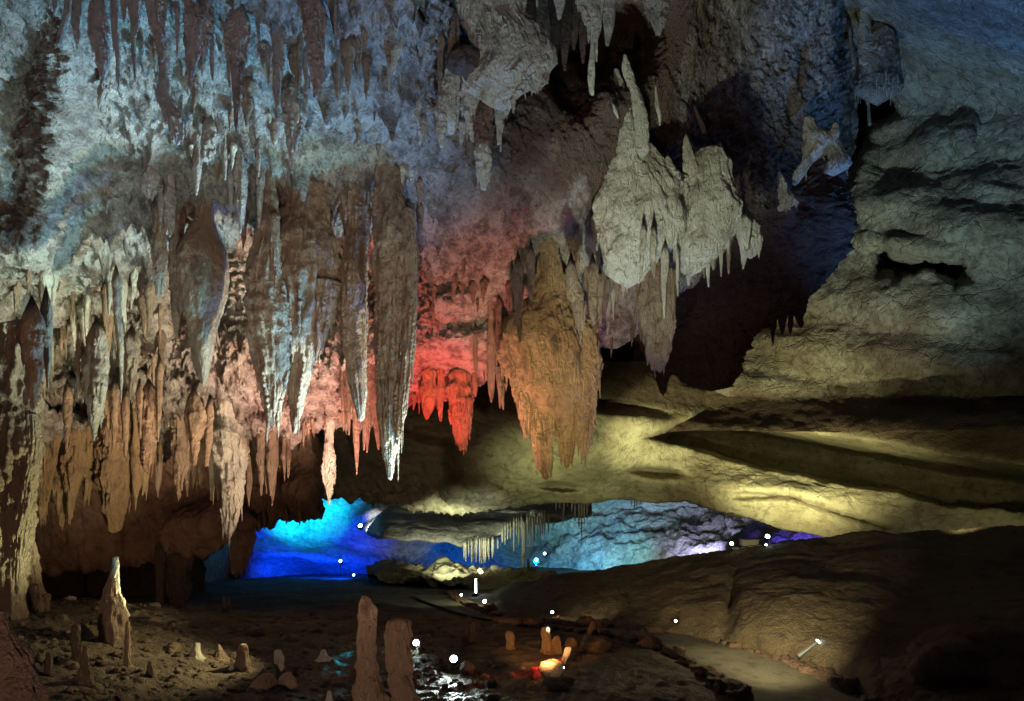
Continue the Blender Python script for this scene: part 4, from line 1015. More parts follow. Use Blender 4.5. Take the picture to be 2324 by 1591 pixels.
# shadow on the right wall, built as a dark hanging mass with short teeth
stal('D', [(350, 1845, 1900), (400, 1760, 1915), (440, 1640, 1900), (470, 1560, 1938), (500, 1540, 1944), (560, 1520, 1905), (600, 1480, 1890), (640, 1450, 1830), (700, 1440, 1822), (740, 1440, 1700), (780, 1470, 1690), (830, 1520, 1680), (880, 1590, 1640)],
     'black mass with ragged teeth, standing for the shadow on the lit right wall', mat='dark', D=19.0, na=160, flute=.2, lump=.3, deep=.3, name='wall_shadow_mass', cat='rock mass', up=False, embed=.1, step=3, rugged=3.5,
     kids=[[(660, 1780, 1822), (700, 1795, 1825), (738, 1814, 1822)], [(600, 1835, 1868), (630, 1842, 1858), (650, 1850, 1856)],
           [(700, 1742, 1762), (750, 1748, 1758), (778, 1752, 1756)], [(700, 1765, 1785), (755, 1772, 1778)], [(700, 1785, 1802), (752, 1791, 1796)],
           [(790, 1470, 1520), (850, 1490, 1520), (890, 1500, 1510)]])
outcrop('TR', [(150, 1330, 1360), (200, 1320, 1460), (300, 1270, 1480), (420, 1230, 1485), (500, 1215, 1500), (560, 1198, 1520), (600, 1200, 1500), (625, 1215, 1480)],
        'blue-lit hanging slab with tiny straws beneath, upper right', 20.5, na=110, kids=[[(-60, 1240, 1290), (0, 1240, 1288), (150, 1232, 1300), (300, 1228, 1320), (420, 1228, 1340)], [(170, 1415, 1432), (240, 1400, 1450), (330, 1395, 1475)]], mat='wall', deep=.4, name='hanging_slab', cat='rock slab')
random.seed(5)
for k in range(22):
    x = 1205 + k * 15.5; y0 = 590 + random.uniform(-120, 20) * (k > 8); L = random.uniform(40, 105)
    stal('TR', [(y0, x - 5, x + 5), (y0 + L * .6, x - 3.5, x + 3.5), (y0 + L, x - 1.5, x + 1.5)], 'tiny straw stalactite under the blue-lit hanging slab', mat='pale', D=19.4, na=8, group='straws under the blue-lit slab', embed=.1, step=5)
stal('TR', [(210, 1158, 1176), (330, 1170, 1188), (455, 1185, 1205)], 'thin leaning blue-lit rod left of the hanging slab', mat='wall', D=20, na=20)
stal('TR', [(640, 1262, 1290), (700, 1282, 1300), (760, 1285, 1300), (830, 1285, 1312)], 'thin column standing in the black hole under the slab', mat='wall', D=21, na=20, name='thin_column', cat='column')

# ------------------------------------------------------------------ columns and stalagmites at the left
def stalagmite(reg, rows, label, D=None, mat='mud', kids=(), name='stalagmite', cat='stalagmite', **kw):
    R = [(conv(reg, a, y)[1], conv(reg, a, y)[0], conv(reg, b, y)[0]) for (y, a, b) in rows]; R.sort()
    if D is None:
        h = hit(BV_G, (R[-1][1] + R[-1][2]) / 2, R[-1][0]); D = h.y if h else 10
    _seed[0] += 1
    kw.setdefault('embed', .35); kw.setdefault('na', 44); kw.setdefault('rugged', 1.5); kw.setdefault('flute', .24); kw.setdefault('lump', .22)
    if name == 'stalagmite' and reg in ('BL', 'BM'):
        (ya, a, b), (yb, c_, d_) = R[-1], R[-2]
        w = b - a; R[-1] = (ya, a - w * .10, b + w * .10); R.append((ya + max(4, w * .15), a - w * .45, b + w * .45))
    V, Fq, f1, f2 = drip_mesh(R, D, _seed[0], up=False, **kw)
    o = build_drip(name, R, D, M[mat], _seed[0], pivot=V[-1], up=False, **kw)
    tag(o, label, cat)
    for kr in kids:
        K = [(conv(reg, a, y)[1], conv(reg, a, y)[0], conv(reg, b, y)[0]) for (y, a, b) in kr]; _seed[0] += 1
        build_drip('lump', K, D - .1, M[mat], _seed[0], parent=o, up=False, **kw)
    return o


stalagmite('D', [(740, 5, 88), (790, 0, 94), (850, -15, 84), (900, -12, 78), (1000, -14, 76), (1052, -15, 76), (1137, -18, 66), (1205, -18, 58), (1257, -18, 51), (1360, -18, 48), (1428, -16, 48), (1472, -10, 47), (1520, -5, 60)],
           'massive rough column at the left edge reaching from floor to ceiling', D=11.4, mat='stal', name='column', cat='column', na=130, flute=.26, lump=.18, rugged=1.8, step=2.6,
           kids=[[(940, 60, 88), (1010, 66, 92), (1080, 52, 84), (1150, 40, 70), (1240, 28, 56), (1320, 30, 52)]])
stalagmite('BL', [(300, 185, 232), (420, 160, 218), (600, 155, 240), (800, 150, 262), (950, 152, 300), (1050, 152, 315), (1120, 158, 310), (1160, 165, 285)],
           'knobbly flowstone pillar standing just behind the massive left column', D=12.2, mat='stal', name='pillar', cat='column', na=70, lump=.35, flute=.25,
           kids=[[(810, 225, 280), (900, 225, 295), (1000, 240, 300), (1090, 245, 318), (1140, 245, 300)], [(870, 290, 330), (900, 292, 330), (925, 298, 325)]])
stalagmite('BL', [(980, -60, 10), (1100, -60, 60), (1250, -60, 150), (1350, -60, 190), (1450, -60, 225), (1600, -60, 250)], 'dark sloping boulder in the bottom left corner', D=5.9, mat='dark', name='boulder', cat='boulder', na=70, lump=.25)
SG = [
    ('BL', [(618, 748, 782), (660, 742, 786), (720, 735, 786), (780, 705, 780), (850, 690, 776), (950, 680, 820), (1050, 668, 834), (1150, 676, 828), (1180, 700, 820)], 'tall twisted tan stalagmite on the left slope', None, 'stal', dict(na=64, lump=.32)),
    ('BL', [(1050, 838, 856), (1100, 834, 860), (1200, 832, 859), (1340, 828, 864)], 'thin wet stalagmite right of the tall twisted one', None, 'stal', {}),
    ('BL', [(1075, 480, 530), (1150, 475, 535), (1250, 485, 530), (1330, 480, 535)], 'dark reddish stalagmite in front of a round-headed one', None, 'mud', {}),
    ('BL', [(1065, 530, 560), (1100, 522, 585), (1150, 515, 600)], 'pair of small round-headed bumps on the left slope', None, 'stal', {}),
    ('BL', [(1215, 550, 580), (1300, 535, 585), (1400, 530, 605), (1470, 520, 635)], 'dark stalagmite with a flared foot', None, 'mud', {}),
    ('BL', [(1258, 310, 338), (1320, 300, 346), (1395, 298, 348)], 'short dim stalagmite in the lower left', None, 'mud', {}),
    ('BL', [(1195, 1290, 1325), (1230, 1272, 1326), (1290, 1265, 1328)], 'pale-edged knob, first of the low stalagmites', None, 'pale', dict(lump=.4)),
    ('BL', [(1205, 1445, 1462), (1240, 1435, 1475), (1290, 1425, 1495)], 'small cone stalagmite, second of the low row', None, 'stal', {}),
    ('BL', [(1298, 1530, 1545), (1365, 1526, 1548)], 'tiny white peg stalagmite left of the double-headed one', None, 'pale', {}),
    ('BL', [(1202, 1590, 1630), (1230, 1578, 1636), (1290, 1568, 1638), (1370, 1550, 1660)], 'double-headed reddish stalagmite by the pool', None, 'stal', dict(na=48, lump=.25)),
    ('BL', [(1328, 1725, 1745), (1370, 1718, 1755), (1430, 1705, 1765)], 'small pointed stalagmite on the pool bank', None, 'pale', {}),
    ('BL', [(1242, 1822, 1865), (1280, 1820, 1880), (1340, 1820, 1885), (1410, 1830, 1875)], 'squat stalagmite with one brilliantly lit side', None, 'pale', dict(na=48)),
    ('BL', [(1350, 1955, 1972), (1410, 1950, 1980)], 'tiny grey stalagmite right of the brightly lit squat one', None, 'stal', {}),
    ('BL', [(1238, 2135, 2160), (1270, 2125, 2170), (1300, 2115, 2185)], 'low pale knob beyond the pool', None, 'pale', {}),
    ('BL', [(1510, 2175, 2192), (1560, 2168, 2205), (1600, 2165, 2210)], 'small wet stalagmite at the bottom edge', None, 'pale', {}),
    ('BL', [(1316, 985, 1008), (1360, 980, 1012), (1412, 978, 1018)], 'short dark stalagmite on the dim mud slope', None, 'mud', {}),
    ('BL', [(1500, 770, 800), (1577, 765, 812)], 'dim stump by the lower edge of the mud slope', None, 'mud', {}),
    ('BL', [(1005, 412, 440), (1040, 405, 446)], 'small bump at the top of the left slope', None, 'stal', {}),
    ('BL', [(1400, 1740, 1800), (1440, 1700, 1820), (1490, 1690, 1830)], 'lumpy mound under the pointed stalagmite', None, 'stal', dict(lump=.5)),
    ('BL', [(1390, 1890, 1930), (1430, 1850, 1950), (1500, 1850, 1955)], 'lumpy brown mound beside the brightly lit squat stalagmite', None, 'stal', dict(lump=.5)),
    ('BM', [(882, 165, 198), (920, 155, 232), (980, 150, 256), (1100, 150, 252), (1200, 146, 250), (1300, 146, 264), (1400, 142, 270), (1500, 140, 284), (1620, 135, 305)], 'tall slender stalagmite with a rounded slanting head', 8.3, 'stal', dict(na=80, lump=.30, embed=.5, rugged=2.4)),
    ('BM', [(1045, 350, 460), (1100, 334, 472), (1200, 335, 464), (1300, 337, 476), (1400, 340, 476), (1500, 346, 482), (1620, 350, 505)], 'stout stalagmite with two rounded heads left of the brightest lamps', 8.5, 'stal', dict(na=80, lump=.30, embed=.5, rugged=2.4)),
    ('BM', [(1065, 838, 862), (1130, 832, 866), (1200, 830, 868)], 'dim stalagmite, left of a dark pair behind the lamps', None, 'mud', {}),
    ('BM', [(1050, 885, 908), (1120, 872, 912), (1195, 868, 905)], 'dim stalagmite, right of a dark pair behind the lamps', None, 'mud', {}),
    ('BM', [(1115, 1125, 1155), (1140, 1122, 1175), (1175, 1125, 1172), (1230, 1125, 1170)], 'small orange-lit stalagmite alone on the dark floor', None, 'orange', {}),
    ('BM', [(1090, 1358, 1405), (1120, 1356, 1410), (1165, 1358, 1412), (1240, 1360, 1410)], 'red-lit square-headed stalagmite by the path', None, 'orange', {}),
    ('BM', [(1146, 1440, 1472), (1180, 1424, 1480), (1220, 1424, 1482), (1262, 1430, 1480)], 'pale egg-shaped stalagmite with a red-lit foot', None, 'orange', {}),
    ('BM', [(1160, 1535, 1570), (1180, 1520, 1580), (1215, 1520, 1578)], 'dim rounded knob right of the egg-shaped stalagmite', None, 'stal', {}),
    ('BM', [(1050, 1685, 1715), (1100, 1672, 1725), (1200, 1670, 1728)], 'dark stalagmite standing in front of the path', None, 'mud', {}),
    ('BM', [(1382, 470, 488), (1410, 468, 505), (1450, 466, 512)], 'small reddish stump at the foot of the stout two-headed stalagmite', 8.7, 'stal', {}),
    ('BL', [(880, 1478, 1492), (990, 1472, 1500)], 'dim post-like stalagmite on the far floor, left of two', None, 'mud', {}),
    ('BL', [(895, 1512, 1526), (990, 1508, 1530)], 'dim post-like stalagmite on the far floor, right of two', None, 'mud', {})]
for reg, rows, lab, D, mt, kw in SG:
    stalagmite(reg, rows, lab, D, mt, **kw)

# loose rubble lying on the mud
rr = np.random.RandomState(77); PV, PF = [], []
th_ = np.linspace(0, math.pi, 6); ph_ = np.linspace(0, 2 * math.pi, 8, endpoint=False)
TH, PH = np.meshgrid(th_, ph_, indexing='ij')
nn = np.stack([np.sin(TH) * np.cos(PH), np.sin(TH) * np.sin(PH), np.cos(TH)], -1).reshape(-1, 3)
for k in range(1500):
    Y = rr.uniform(6.5, 17); X = (rr.uniform(-80, 1150 if k % 3 else 700) - CX) / F * Y
    z = gz(X, Y); sz = rr.uniform(.02, .075) * (2.2 if rr.rand() < .06 else 1)
    q_ = nn * (1 + .5 * fbm(nn, 1.3, 2, k * .37))[:, None] * sz * np.array([1, rr.uniform(.7, 1.2), rr.uniform(.4, .8)])
    a = rr.uniform(0, 6.28); q_ = np.stack([q_[:, 0] * math.cos(a) - q_[:, 1] * math.sin(a), q_[:, 0] * math.sin(a) + q_[:, 1] * math.cos(a), q_[:, 2]], -1)
    PF.append(grid_faces(8, 6, True) + len(PV) * 48); PV.append(q_ + np.array([X, Y, z]))
o = mesh_obj('rubble', np.vstack(PV), np.vstack(PF), M['mud'], smooth=False)
tag(o, 'scattered small stones and clay crumbs lying on the cave floor', 'rubble', kind='stuff')

# rocks and blocks by the warm lamp
def rock(label, px, py, w, h, mat, seed, D=None, name='rock', flat=1.0):
    p = hit(BV_G, px, py) if D is None else P(px, py, D)
    s = p.y / F
    th = np.linspace(0, math.pi, 20); ph = np.linspace(0, 2 * math.pi, 32, endpoint=False)
    TH, PH = np.meshgrid(th, ph, indexing='ij')
    n = np.stack([np.sin(TH) * np.cos(PH), np.sin(TH) * np.sin(PH), np.cos(TH)], -1).reshape(-1, 3)
    d = 1 + .6 * fbm(n, 1.1, 3, seed) + .10 * np.round(3 * fbm(n, 1.4, 1, seed + 7)) + .12 * fbm(n, 4, 3, seed + 1, ridged=True)
    q = n * d[:, None]
    q = np.sign(q) * np.abs(q) ** flat
    q *= np.array([w / 2 * s, w / 2 * s * .8, h / 2 * s])
    q[:, 2] += h / 2 * s * .75
    o = mesh_obj(name, q, grid_faces(32, 20, True), mat); o.location = p
    tag(o, label, 'rock')
    return o


rock('pale rock glowing under the warm lamp, largest of the lit stones', 1252, 1532, 54, 40, M['stal'], 3)
rock('dark rounded rock in front of the warm lamp', 1268, 1560, 70, 26, M['dark'], 4)
rock('reddish boulder right beside the brightest lamp', 1062, 1527, 32, 28, M['stal'], 5)
rock('dark jagged stone on the wet floor by the red reflections', 1115, 1562, 26, 24, M['mud'], 6)
rock('small pale stone in front of the left bright lamp', 982, 1532, 18, 12, M['pale'], 8)
rock('flat brown rock under the lilac-lit stub', 1350, 1480, 66, 40, M['mud'], 9)
rock('rough reddish rock heap in the lower right corner', 2230, 1560, 300, 150, M['brown'], 10, D=9.2)
rock('low rock beyond the heap in the lower right corner', 2090, 1545, 160, 60, M['brown'], 12, D=9.8)
for i, (x, y, w) in enumerate([(1120, 1515, 12), (1185, 1520, 14), (1238, 1520, 14), (1160, 1535, 16), (1100, 1540, 20), (1010, 1560, 16), (945, 1550, 14), (960, 1500, 12), (900, 1490, 14)]):
    o = rock('small loose stone on the wet floor between the bright lamps', x, y, w, w * .6, M['orange'] if i < 5 else M['stal'], 20 + i, name='stone'); tag(o, cat='stone', group='loose stones on the wet floor')
# pale upright sliver of rock beside the warm lamp
stalagmite('BM', [(1222, 1515, 1552), (1250, 1508, 1545), (1280, 1500, 1532), (1320, 1488, 1518), (1350, 1482, 1506)], 'pale upright sliver of rock glowing beside the warm lamp', None, 'pale', name='rock_sliver', cat='rock', lump=.35)


def box(bm_v, bm_f, c, s, rot=0.0, tilt=0.0):
    i0 = len(bm_v)
    for dx in (-.5, .5):
        for dy in (-.5, .5):
            for dz in (-.5, .5):
                v = Vector((dx * s[0], dy * s[1], dz * s[2]))
                if tilt: v = Vector((v.x, v.y * math.cos(tilt) - v.z * math.sin(tilt), v.y * math.sin(tilt) + v.z * math.cos(tilt)))
                if rot: v = Vector((v.x * math.cos(rot) - v.y * math.sin(rot), v.x * math.sin(rot) + v.y * math.cos(rot), v.z))
                bm_v.append(tuple(Vector(c) + v))
    for f in [(0, 1, 3, 2), (4, 6, 7, 5), (0, 4, 5, 1), (2, 3, 7, 6), (0, 2, 6, 4), (1, 5, 7, 3)]:
        bm_f.append(tuple(i0 + k for k in f))


def box_obj(name, boxes, mat, parent=None, bevel=.008):
    v, f = [], []
    for b in boxes: box(v, f, *b)
    me = bpy.data.meshes.new(name); me.from_pydata(v, [], f); me.materials.append(mat)
    o = bpy.data.objects.new(name, me); COL.objects.link(o)
    if parent: o.parent = parent
    if bevel:
        m = o.modifiers.new('bevel', 'BEVEL'); m.width = bevel; m.segments = 2
    return o


for px, py, lab, r in [(1221, 1535, 'red block lying left of the glowing rock', .5), (1272, 1515, 'small red block standing behind the warm lamp', -.2)]:
    p = hit(BV_G, px, py)
    o = box_obj('painted_stone', [((0, 0, .06), (.24 if r > 0 else .10, .15, .14), r, .2)], M['red_block'], bevel=.02); o.location = p
    tag(o, lab, 'painted stone')


# ------------------------------------------------------------------ lamps
th24 = np.linspace(0, 2 * math.pi, 24, endpoint=False)


def tube(name, z0, z1, r, mat, par):
    V = [(r * math.cos(a), r * math.sin(a), z) for z in (z0, z1) for a in th24] + [(0, 0, z0), (0, 0, z1)]
    n = 24
    Fs = [(i, (i + 1) % n, n + (i + 1) % n, n + i) for i in range(n)] + [((i + 1) % n, i, 2 * n) for i in range(n)] + [(n + i, n + (i + 1) % n, 2 * n + 1) for i in range(n)]
    me = bpy.data.meshes.new(name); me.from_pydata(V, [], Fs); me.materials.append(mat)
    o = bpy.data.objects.new(name, me); COL.objects.link(o); o.parent = par
    return o


def floodlight(label, px, py, lamp='lamp', size=.22, D=None, post=.10, group=None, face=0.0, surf_bv=None, tilt=.5):
    if surf_bv is None and D is None:
        g1, g2 = hit(BV_G, px, py + size * .6), hit(BV_H, px, py + size * .6)
        surf_bv = BV_H if (g2 and (g1 is None or g2.y < g1.y)) else BV_G
    p = P(px, py, D) if D else hit(surf_bv or BV_G, px, py + size * .6)
    if p is None: p = on_floor(px, py)
    e = bpy.data.objects.new('floodlight', None); COL.objects.link(e)
    e.location = p; e.rotation_euler = (0, 0, face)
    tag(e, label, 'floodlight', group)
    s = size * (.5 if size in (.26, .24) else .36)
    h = tube('housing', -s * .9, s * .25, s * .52, M['metal'], e); h.location = (0, 0, post + s * .5); h.rotation_euler = (math.radians(62), 0, 0)
    g = tube('lens', s * .26, s * .30, s * .44, M[lamp], e); g.location = (0, 0, post + s * .5); g.rotation_euler = (math.radians(62), 0, 0)
    box_obj('bracket', [((-s * .58, 0, post + s * .3), (s * .06, s * .16, s * .6)), ((s * .58, 0, post + s * .3), (s * .06, s * .16, s * .6)), ((0, 0, post - s * .02), (s * 1.2, s * .16, s * .06)), ((0, 0, (post - s * .06) / 2 - .04), (s * .14, s * .14, post + .04))], M['metal'], e, bevel=0)
    return e


floodlight('brightest white floodlight on the wet floor near the pool', 1030, 1519, size=.26)
floodlight('white floodlight just right of the stout two-headed stalagmite', 945, 1480, size=.24)
floodlight('small warm floodlight at the foot of the glowing pale rock', 1277, 1534, lamp='lamp', size=.14)
for i, (px, py, s, lab) in enumerate([
    (1253, 1403, .20, 'small lamp at the near side of the clay mound, where the path bends'),
    (1533, 1424, .16, 'lamp at the foot of the lit patch on the clay mound'),
    (1047, 1360, .22, 'small lamp on the far side of the path, left of the leaning tube lamp'),
    (1100, 1378, .24, 'pair-lit small lamp between the path and the clay mound')]):
    floodlight(lab, px, py, size=s)
floodlight('blue-glowing lamp on a post at the far floor before the blue wall', 773, 1304, 'lamp_blue', size=.45, D=30, post=.5)
floodlight('small blue lamp on the low far wall', 803, 1314, 'lamp_blue', size=.35, D=30, post=.1)
floodlight('white lamp fixed to the slope of the blue gallery wall', 818, 1203, size=.6, D=36.0, post=.1)
floodlight('white-blue lamp at the end of the thin gallery pillar', 1217, 1281, 'lamp_blue', size=.6, D=35, post=.1)
floodlight('small white lamp high behind the thin gallery pillar', 1236, 1264, size=.45, D=40, post=.1)
floodlight('yellow-white lamp, left end of the lit crest of the mound', 1660, 1243, 'lamp_warm', size=.30, D=19.0, post=.05)
floodlight('white lamp on the crest of the mound by the flat box', 1741, 1228, size=.26, D=18.9, post=.05)
floodlight('small white lamp just below the crest lamp', 1738, 1241, size=.16, D=18.5, post=.02)
for px, py, s, lab in [(1078, 1352, .9, 'white tube lamp leaning in the rubble beyond the path')]:
    p = hit(BV_G, px, py) or on_floor(px, py)
    e = bpy.data.objects.new('tube_lamp', None); COL.objects.link(e); e.location = p; tag(e, lab, 'tube lamp')
    box_obj('tube', [((.03, 0, .35), (.05, .05, .5), 0, .25)], M['lamp'], e)
    box_obj('base', [((0, 0, .05), (.22, .16, .10))], M['metal'], e)
p = hit(BV_H, 1818, 1484) or P(1818, 1478, 11.6)
p = p + Vector((0, -.12, .06))
e = bpy.data.objects.new('tube_spotlight', None); COL.objects.link(e); e.location = p; e.rotation_euler = (0, math.radians(52), 0); tag(e, 'long tubular spotlight leaning by the path edge on the right', 'spotlight')
tube('barrel', -.12, .28, .035, M['steel'], e); tube('lens', .282, .30, .033, M['lamp'], e); tube('cap', -.15, -.122, .04, M['metal'], e)
# box and pipe on the crest
p = P(1700, 1236, 19.2)
o = box_obj('junction_box', [((0, 0, .05), (.46, .25, .15)), ((0, 0, .13), (.50, .28, .02))], plain('beige_paint', (.5, .5, .36), .5)); o.location = p; tag(o, 'flat beige box lying on the crest of the mound', 'junction box')
p = P(1788, 1228, 19.0)
e = bpy.data.objects.new('pipe', None); COL.objects.link(e); e.location = p; e.rotation_euler = (0, math.radians(84), .1); tag(e, 'short pale pipe lying on the crest right of the lamps', 'pipe')
tube('shell', -.16, .16, .035, plain('cream_pipe', (.6, .58, .45), .5), e)
o = box_obj('cabinet', [((0, 0, .35), (.5, .4, .7)), ((.0, 0, .72), (.56, .46, .05))], M['metal'], bevel=.02); o.location = on_floor(880, 1321); tag(o, 'dark square cabinet on the far floor below the gallery', 'cabinet')
# lit stones on the crest
for i, (x, y, w) in enumerate([(1670, 1247, 16), (1688, 1246, 14), (1706, 1243, 18), (1722, 1241, 12), (1757, 1236, 14), (1772, 1234, 12)]):
    o = rock('small yellow-lit stone on the crest of the mound', x, y, w, 6, M['pale'], 60 + i, D=19.0, name='stone'); tag(o, cat='stone', group='lit stones on the crest of the mound')

# kerb stones along the path
kerb_protos = []
random.seed(11)


def kerb(line, n0, n1, step, off, group, lab):
    pts = [on_floor(*p) for p in line]
    acc = 0.0; first = True
    for a, b in zip(pts[:-1], pts[1:]):
        L_ = (b - a).length; d = (b - a).normalized()
        s = 0.0 if first else acc
        first = False
        while s < L_:
            q_ = a + d * s; nrm = Vector((d.y, -d.x, 0)).normalized() * off
            q_ = q_ + nrm
            w = random.uniform(.18, .44)
            pr = kerb_protos[random.randrange(len(kerb_protos))]
            o = pr.copy(); COL.objects.link(o)
            o.location = (q_.x, q_.y, gz(q_.x, q_.y) - .03 if BV_G else 0)
            o.scale = (w, w * random.uniform(.8, 1.1), w * random.uniform(.55, .9)); o.rotation_euler = (0, 0, random.uniform(0, 6.28))
            tag(o, lab, 'kerb stone', group)
            s += w * step
        acc = s - L_


for k in range(6):
    th_ = np.linspace(0, math.pi, 12); ph_ = np.linspace(0, 2 * math.pi, 18, endpoint=False)
    TH, PH = np.meshgrid(th_, ph_, indexing='ij')
    n = np.stack([np.sin(TH) * np.cos(PH), np.sin(TH) * np.sin(PH), np.cos(TH)], -1).reshape(-1, 3)
    d = .5 * (1 + .45 * fbm(n, 1.1, 3, 90 + k) + .12 * fbm(n, 4, 2, 95 + k))
    d = d + .16 * np.round(2.2 * fbm(n, 1.6, 1, 97 + k)) ; qv = np.sign(n) * np.abs(n) ** .7 * d[:, None]; qv[:, 2] += .3
    o = mesh_obj('kerb_stone', qv, grid_faces(18, 12, True), M['brown']); kerb_protos.append(o)
kerb(PATH_R[:-1], 0, 0, 1.0, -.12, 'stones edging the far side of the near path', 'brown stone in the row edging the far side of the near path')
kerb(PATH_L[:-1], 0, 0, 1.3, .12, 'stones edging the near side of the near path', 'dark stone in the row edging the near side of the near path')
kerb(FAR_R[2:], 0, 0, 1.5, -.15, 'stones edging the distant path', 'small stone in the row edging the distant path')
for k, o in enumerate(kerb_protos):
    q_ = on_floor(1130 + k * 14, 1419 + (k % 2) * 2); o.location = q_; o.scale = (.3, .26, .2); tag(o, 'dark stone at the narrow neck of the path', 'kerb stone', 'stones at the neck of the path')

# ------------------------------------------------------------------ gallery details
random.seed(3)
k = 0
for x in np.sort(np.array([random.uniform(1052, 1130) for _ in range(30)])):
    y0 = lin([1050, 1090, 1130], [1243, 1233, 1232], x); L_ = lin([1050, 1075, 1100, 1130], [26, 44, 44, 24], x) + random.uniform(-14, 5)
    stal('D', [(y0 - 4, x - 2.0, x + 2.0 + random.uniform(-.8, 1.2)), (y0 + L_ * .6, x - 1.6, x + 1.6), (y0 + L_, x - .6, x + .6)], 'cream tooth in the comb of stalactites under the gallery shelf', mat='pale', D=32.6 + .2 * (k % 3), na=8, group='cream comb under the gallery shelf', embed=.3, step=5); k += 1
sp = [(1140, 1215, 1232), (1146, 1208, 1236), (1152, 1205, 1225), (1158, 1202, 1222), (1166, 1196, 1252), (1172, 1195, 1216), (1177, 1194, 1238), (1183, 1192, 1222), (1196, 1190, 1230), (1202, 1188, 1248), (1208, 1188, 1245), (1213, 1186, 1228), (1220, 1184, 1222), (1226, 1184, 1232), (1231, 1183, 1216), (1236, 1183, 1214), (1245, 1183, 1208),
      (1262, 1140, 1160), (1270, 1140, 1154), (1280, 1140, 1166), (1288, 1140, 1150), (1298, 1140, 1162), (1305, 1158, 1184), (1320, 1140, 1235), (1314, 1155, 1200), (1326, 1138, 1192), (1333, 1138, 1180), (1278, 1170, 1191)]
for k, (x, y0, y1) in enumerate(sp):
    stal('D', [(y0 - 6, x - 2.2, x + 2.2), (y0 + (y1 - y0) * .6, x - 1.6, x + 1.6), (y1, x - .5, x + .5)], 'slender stalactite hanging over the blue opening of the gallery', mat='pale', D=32.5 + .15 * (k % 4), na=8, group='slender stalactites over the blue opening', embed=.5, step=5)
for k, (x, y1) in enumerate([(1433, 1148), (1440, 1158), (1445, 1150), (1452, 1146)]):
    stal('D', [(1128, x - 2.5, x + 2.5), (1140, x - 1.8, x + 1.8), (y1, x - .5, x + .5)], 'blue-lit small stalactite under the edge of the chamber roof', mat='pale', D=30.0, na=8, group='blue-lit stalactites under the chamber roof', embed=.3, step=5)
stal('D', [(1188, 1180, 1192), (1215, 1184, 1193), (1250, 1184, 1192), (1290, 1185, 1191), (1308, 1184, 1192)], 'thin gallery pillar from the shelf down to the floor', mat='pale', D=32.4, na=20, name='thin_pillar', cat='column', embed=.3)
for px, y0, y1, w, lab in [(1199, 1268, 1297, 8, 'pointed pale stalagmite right of the thin gallery pillar'), (1176, 1296, 1308, 8, 'low pale stalagmite left of the thin gallery pillar'), (1162, 1295, 1306, 7, 'lowest pale stalagmite in front of the gallery'), (1076, 1303, 1314, 4, 'tiny white stalagmite on the rubble slope')]:
    stalagmite('D', [(y0, px - w * .2, px + w * .2), ((y0 + y1) / 2, px - w * .42, px + w * .42), (y1, px - w / 2, px + w / 2)], lab, 31.0, 'pale', na=16, embed=.5)
# rubble slope under the shelf
u = np.arange(835, 1290, 2.6); v = np.linspace(0, 1, 60)[:, None]
crest_y = lin([835, 870, 930, 985, 1010, 1060, 1100, 1160, 1220, 1290], [1298, 1286, 1290, 1300, 1284, 1292, 1296, 1306, 1312, 1322], u)
base_y = lin([835, 900, 1000, 1070, 1150, 1290], [1318, 1328, 1342, 1352, 1362, 1352], u)
PX = np.repeat(u[None, :], 60, 0); PY = crest_y + (base_y - crest_y) * v
DD = 34.5 - 6.5 * v + 0 * PX - lin([835, 1000, 1290], [-1.5, 1.5, 3.5], PX)
PYc = (crest_y + 26 * cu)[::-1]; DDc = (DD[0][None, :] + 4 * cu)[::-1]
tag(surf('rubble_slope', np.vstack([np.repeat(PX[:1], 25, 0), PX]), np.vstack([PYc, PY]), np.vstack([DDc, DD]), M['vault'],
     lambda V, n, px, py: V + n * (.55 * fbm(V, (.6, .6, 1.0), 4, 101, ridged=True) + .2 * fbm(V, 2.2, 3, 102))[:, None]), kind='structure')

# ------------------------------------------------------------------ small stalactites scattered over the ceiling
rs = np.random.RandomState(42)
TPL = {}


def template(mt, k):
    if (mt, k) not in TPL:
        r = np.random.RandomState(500 + k)
        w = [.5, .55, .42, .36, .24, .10, .03]; ys_ = [0, .12, .3, .5, .72, .9, 1.0]
        c = np.cumsum(r.normal(0, .05, 7))
        D0 = 10.0; s = F / D0
        rows = [(HY - (CZ - y) * 0 + 0, 0, 0) for y in ys_]
        rows = [(HY + y * s, CX + (cc - ww * (.8 + .4 * r.rand())) * s * .22, CX + (cc + ww * (.8 + .4 * r.rand())) * s * .22) for y, ww, cc in zip(ys_, w, c)]
        V, Fq, f1, f2 = drip_mesh(rows, D0, 700 + k, na=18, flute=.3, lump=.3, embed=.25, step=7)
        V = V - np.array([0, D0, CZ])
        me = bpy.data.meshes.new('stalactite'); me.from_pydata(V.tolist(), [], Fq.tolist() + f1.tolist() + f2.tolist()); me.materials.append(M[mt])
        me.polygons.foreach_set('use_smooth', np.ones(len(me.polygons), bool)); me.update()
        TPL[(mt, k)] = me
    return TPL[(mt, k)]


def scatter(n, region, lens, mats, lab, group, bv=BV_A, aspect=(.8, 1.5)):
    x0, x1, y0, y1 = region
    c = 0; tries = 0
    while c < n and tries < n * 8:
        tries += 1
        px = rs.uniform(x0, x1); py = rs.uniform(y0, y1) if not callable(y0) else y0(px)
        h = hit(bv, px, py)
        if h is None: continue
        L_ = rs.uniform(*lens) * h.y / F
        mt = mats[rs.randint(len(mats))]
        o = bpy.data.objects.new('stalactite', template(mt, rs.randint(7))); COL.objects.link(o)
        o.location = (h.x, h.y, h.z + .03)
        a = rs.uniform(*aspect) * L_ ** .75
        o.scale = (a, a, L_); o.rotation_euler = (rs.normal(0, .04), rs.normal(0, .04), rs.uniform(0, 6.28))
        tag(o, lab, 'stalactite', group)
        c += 1


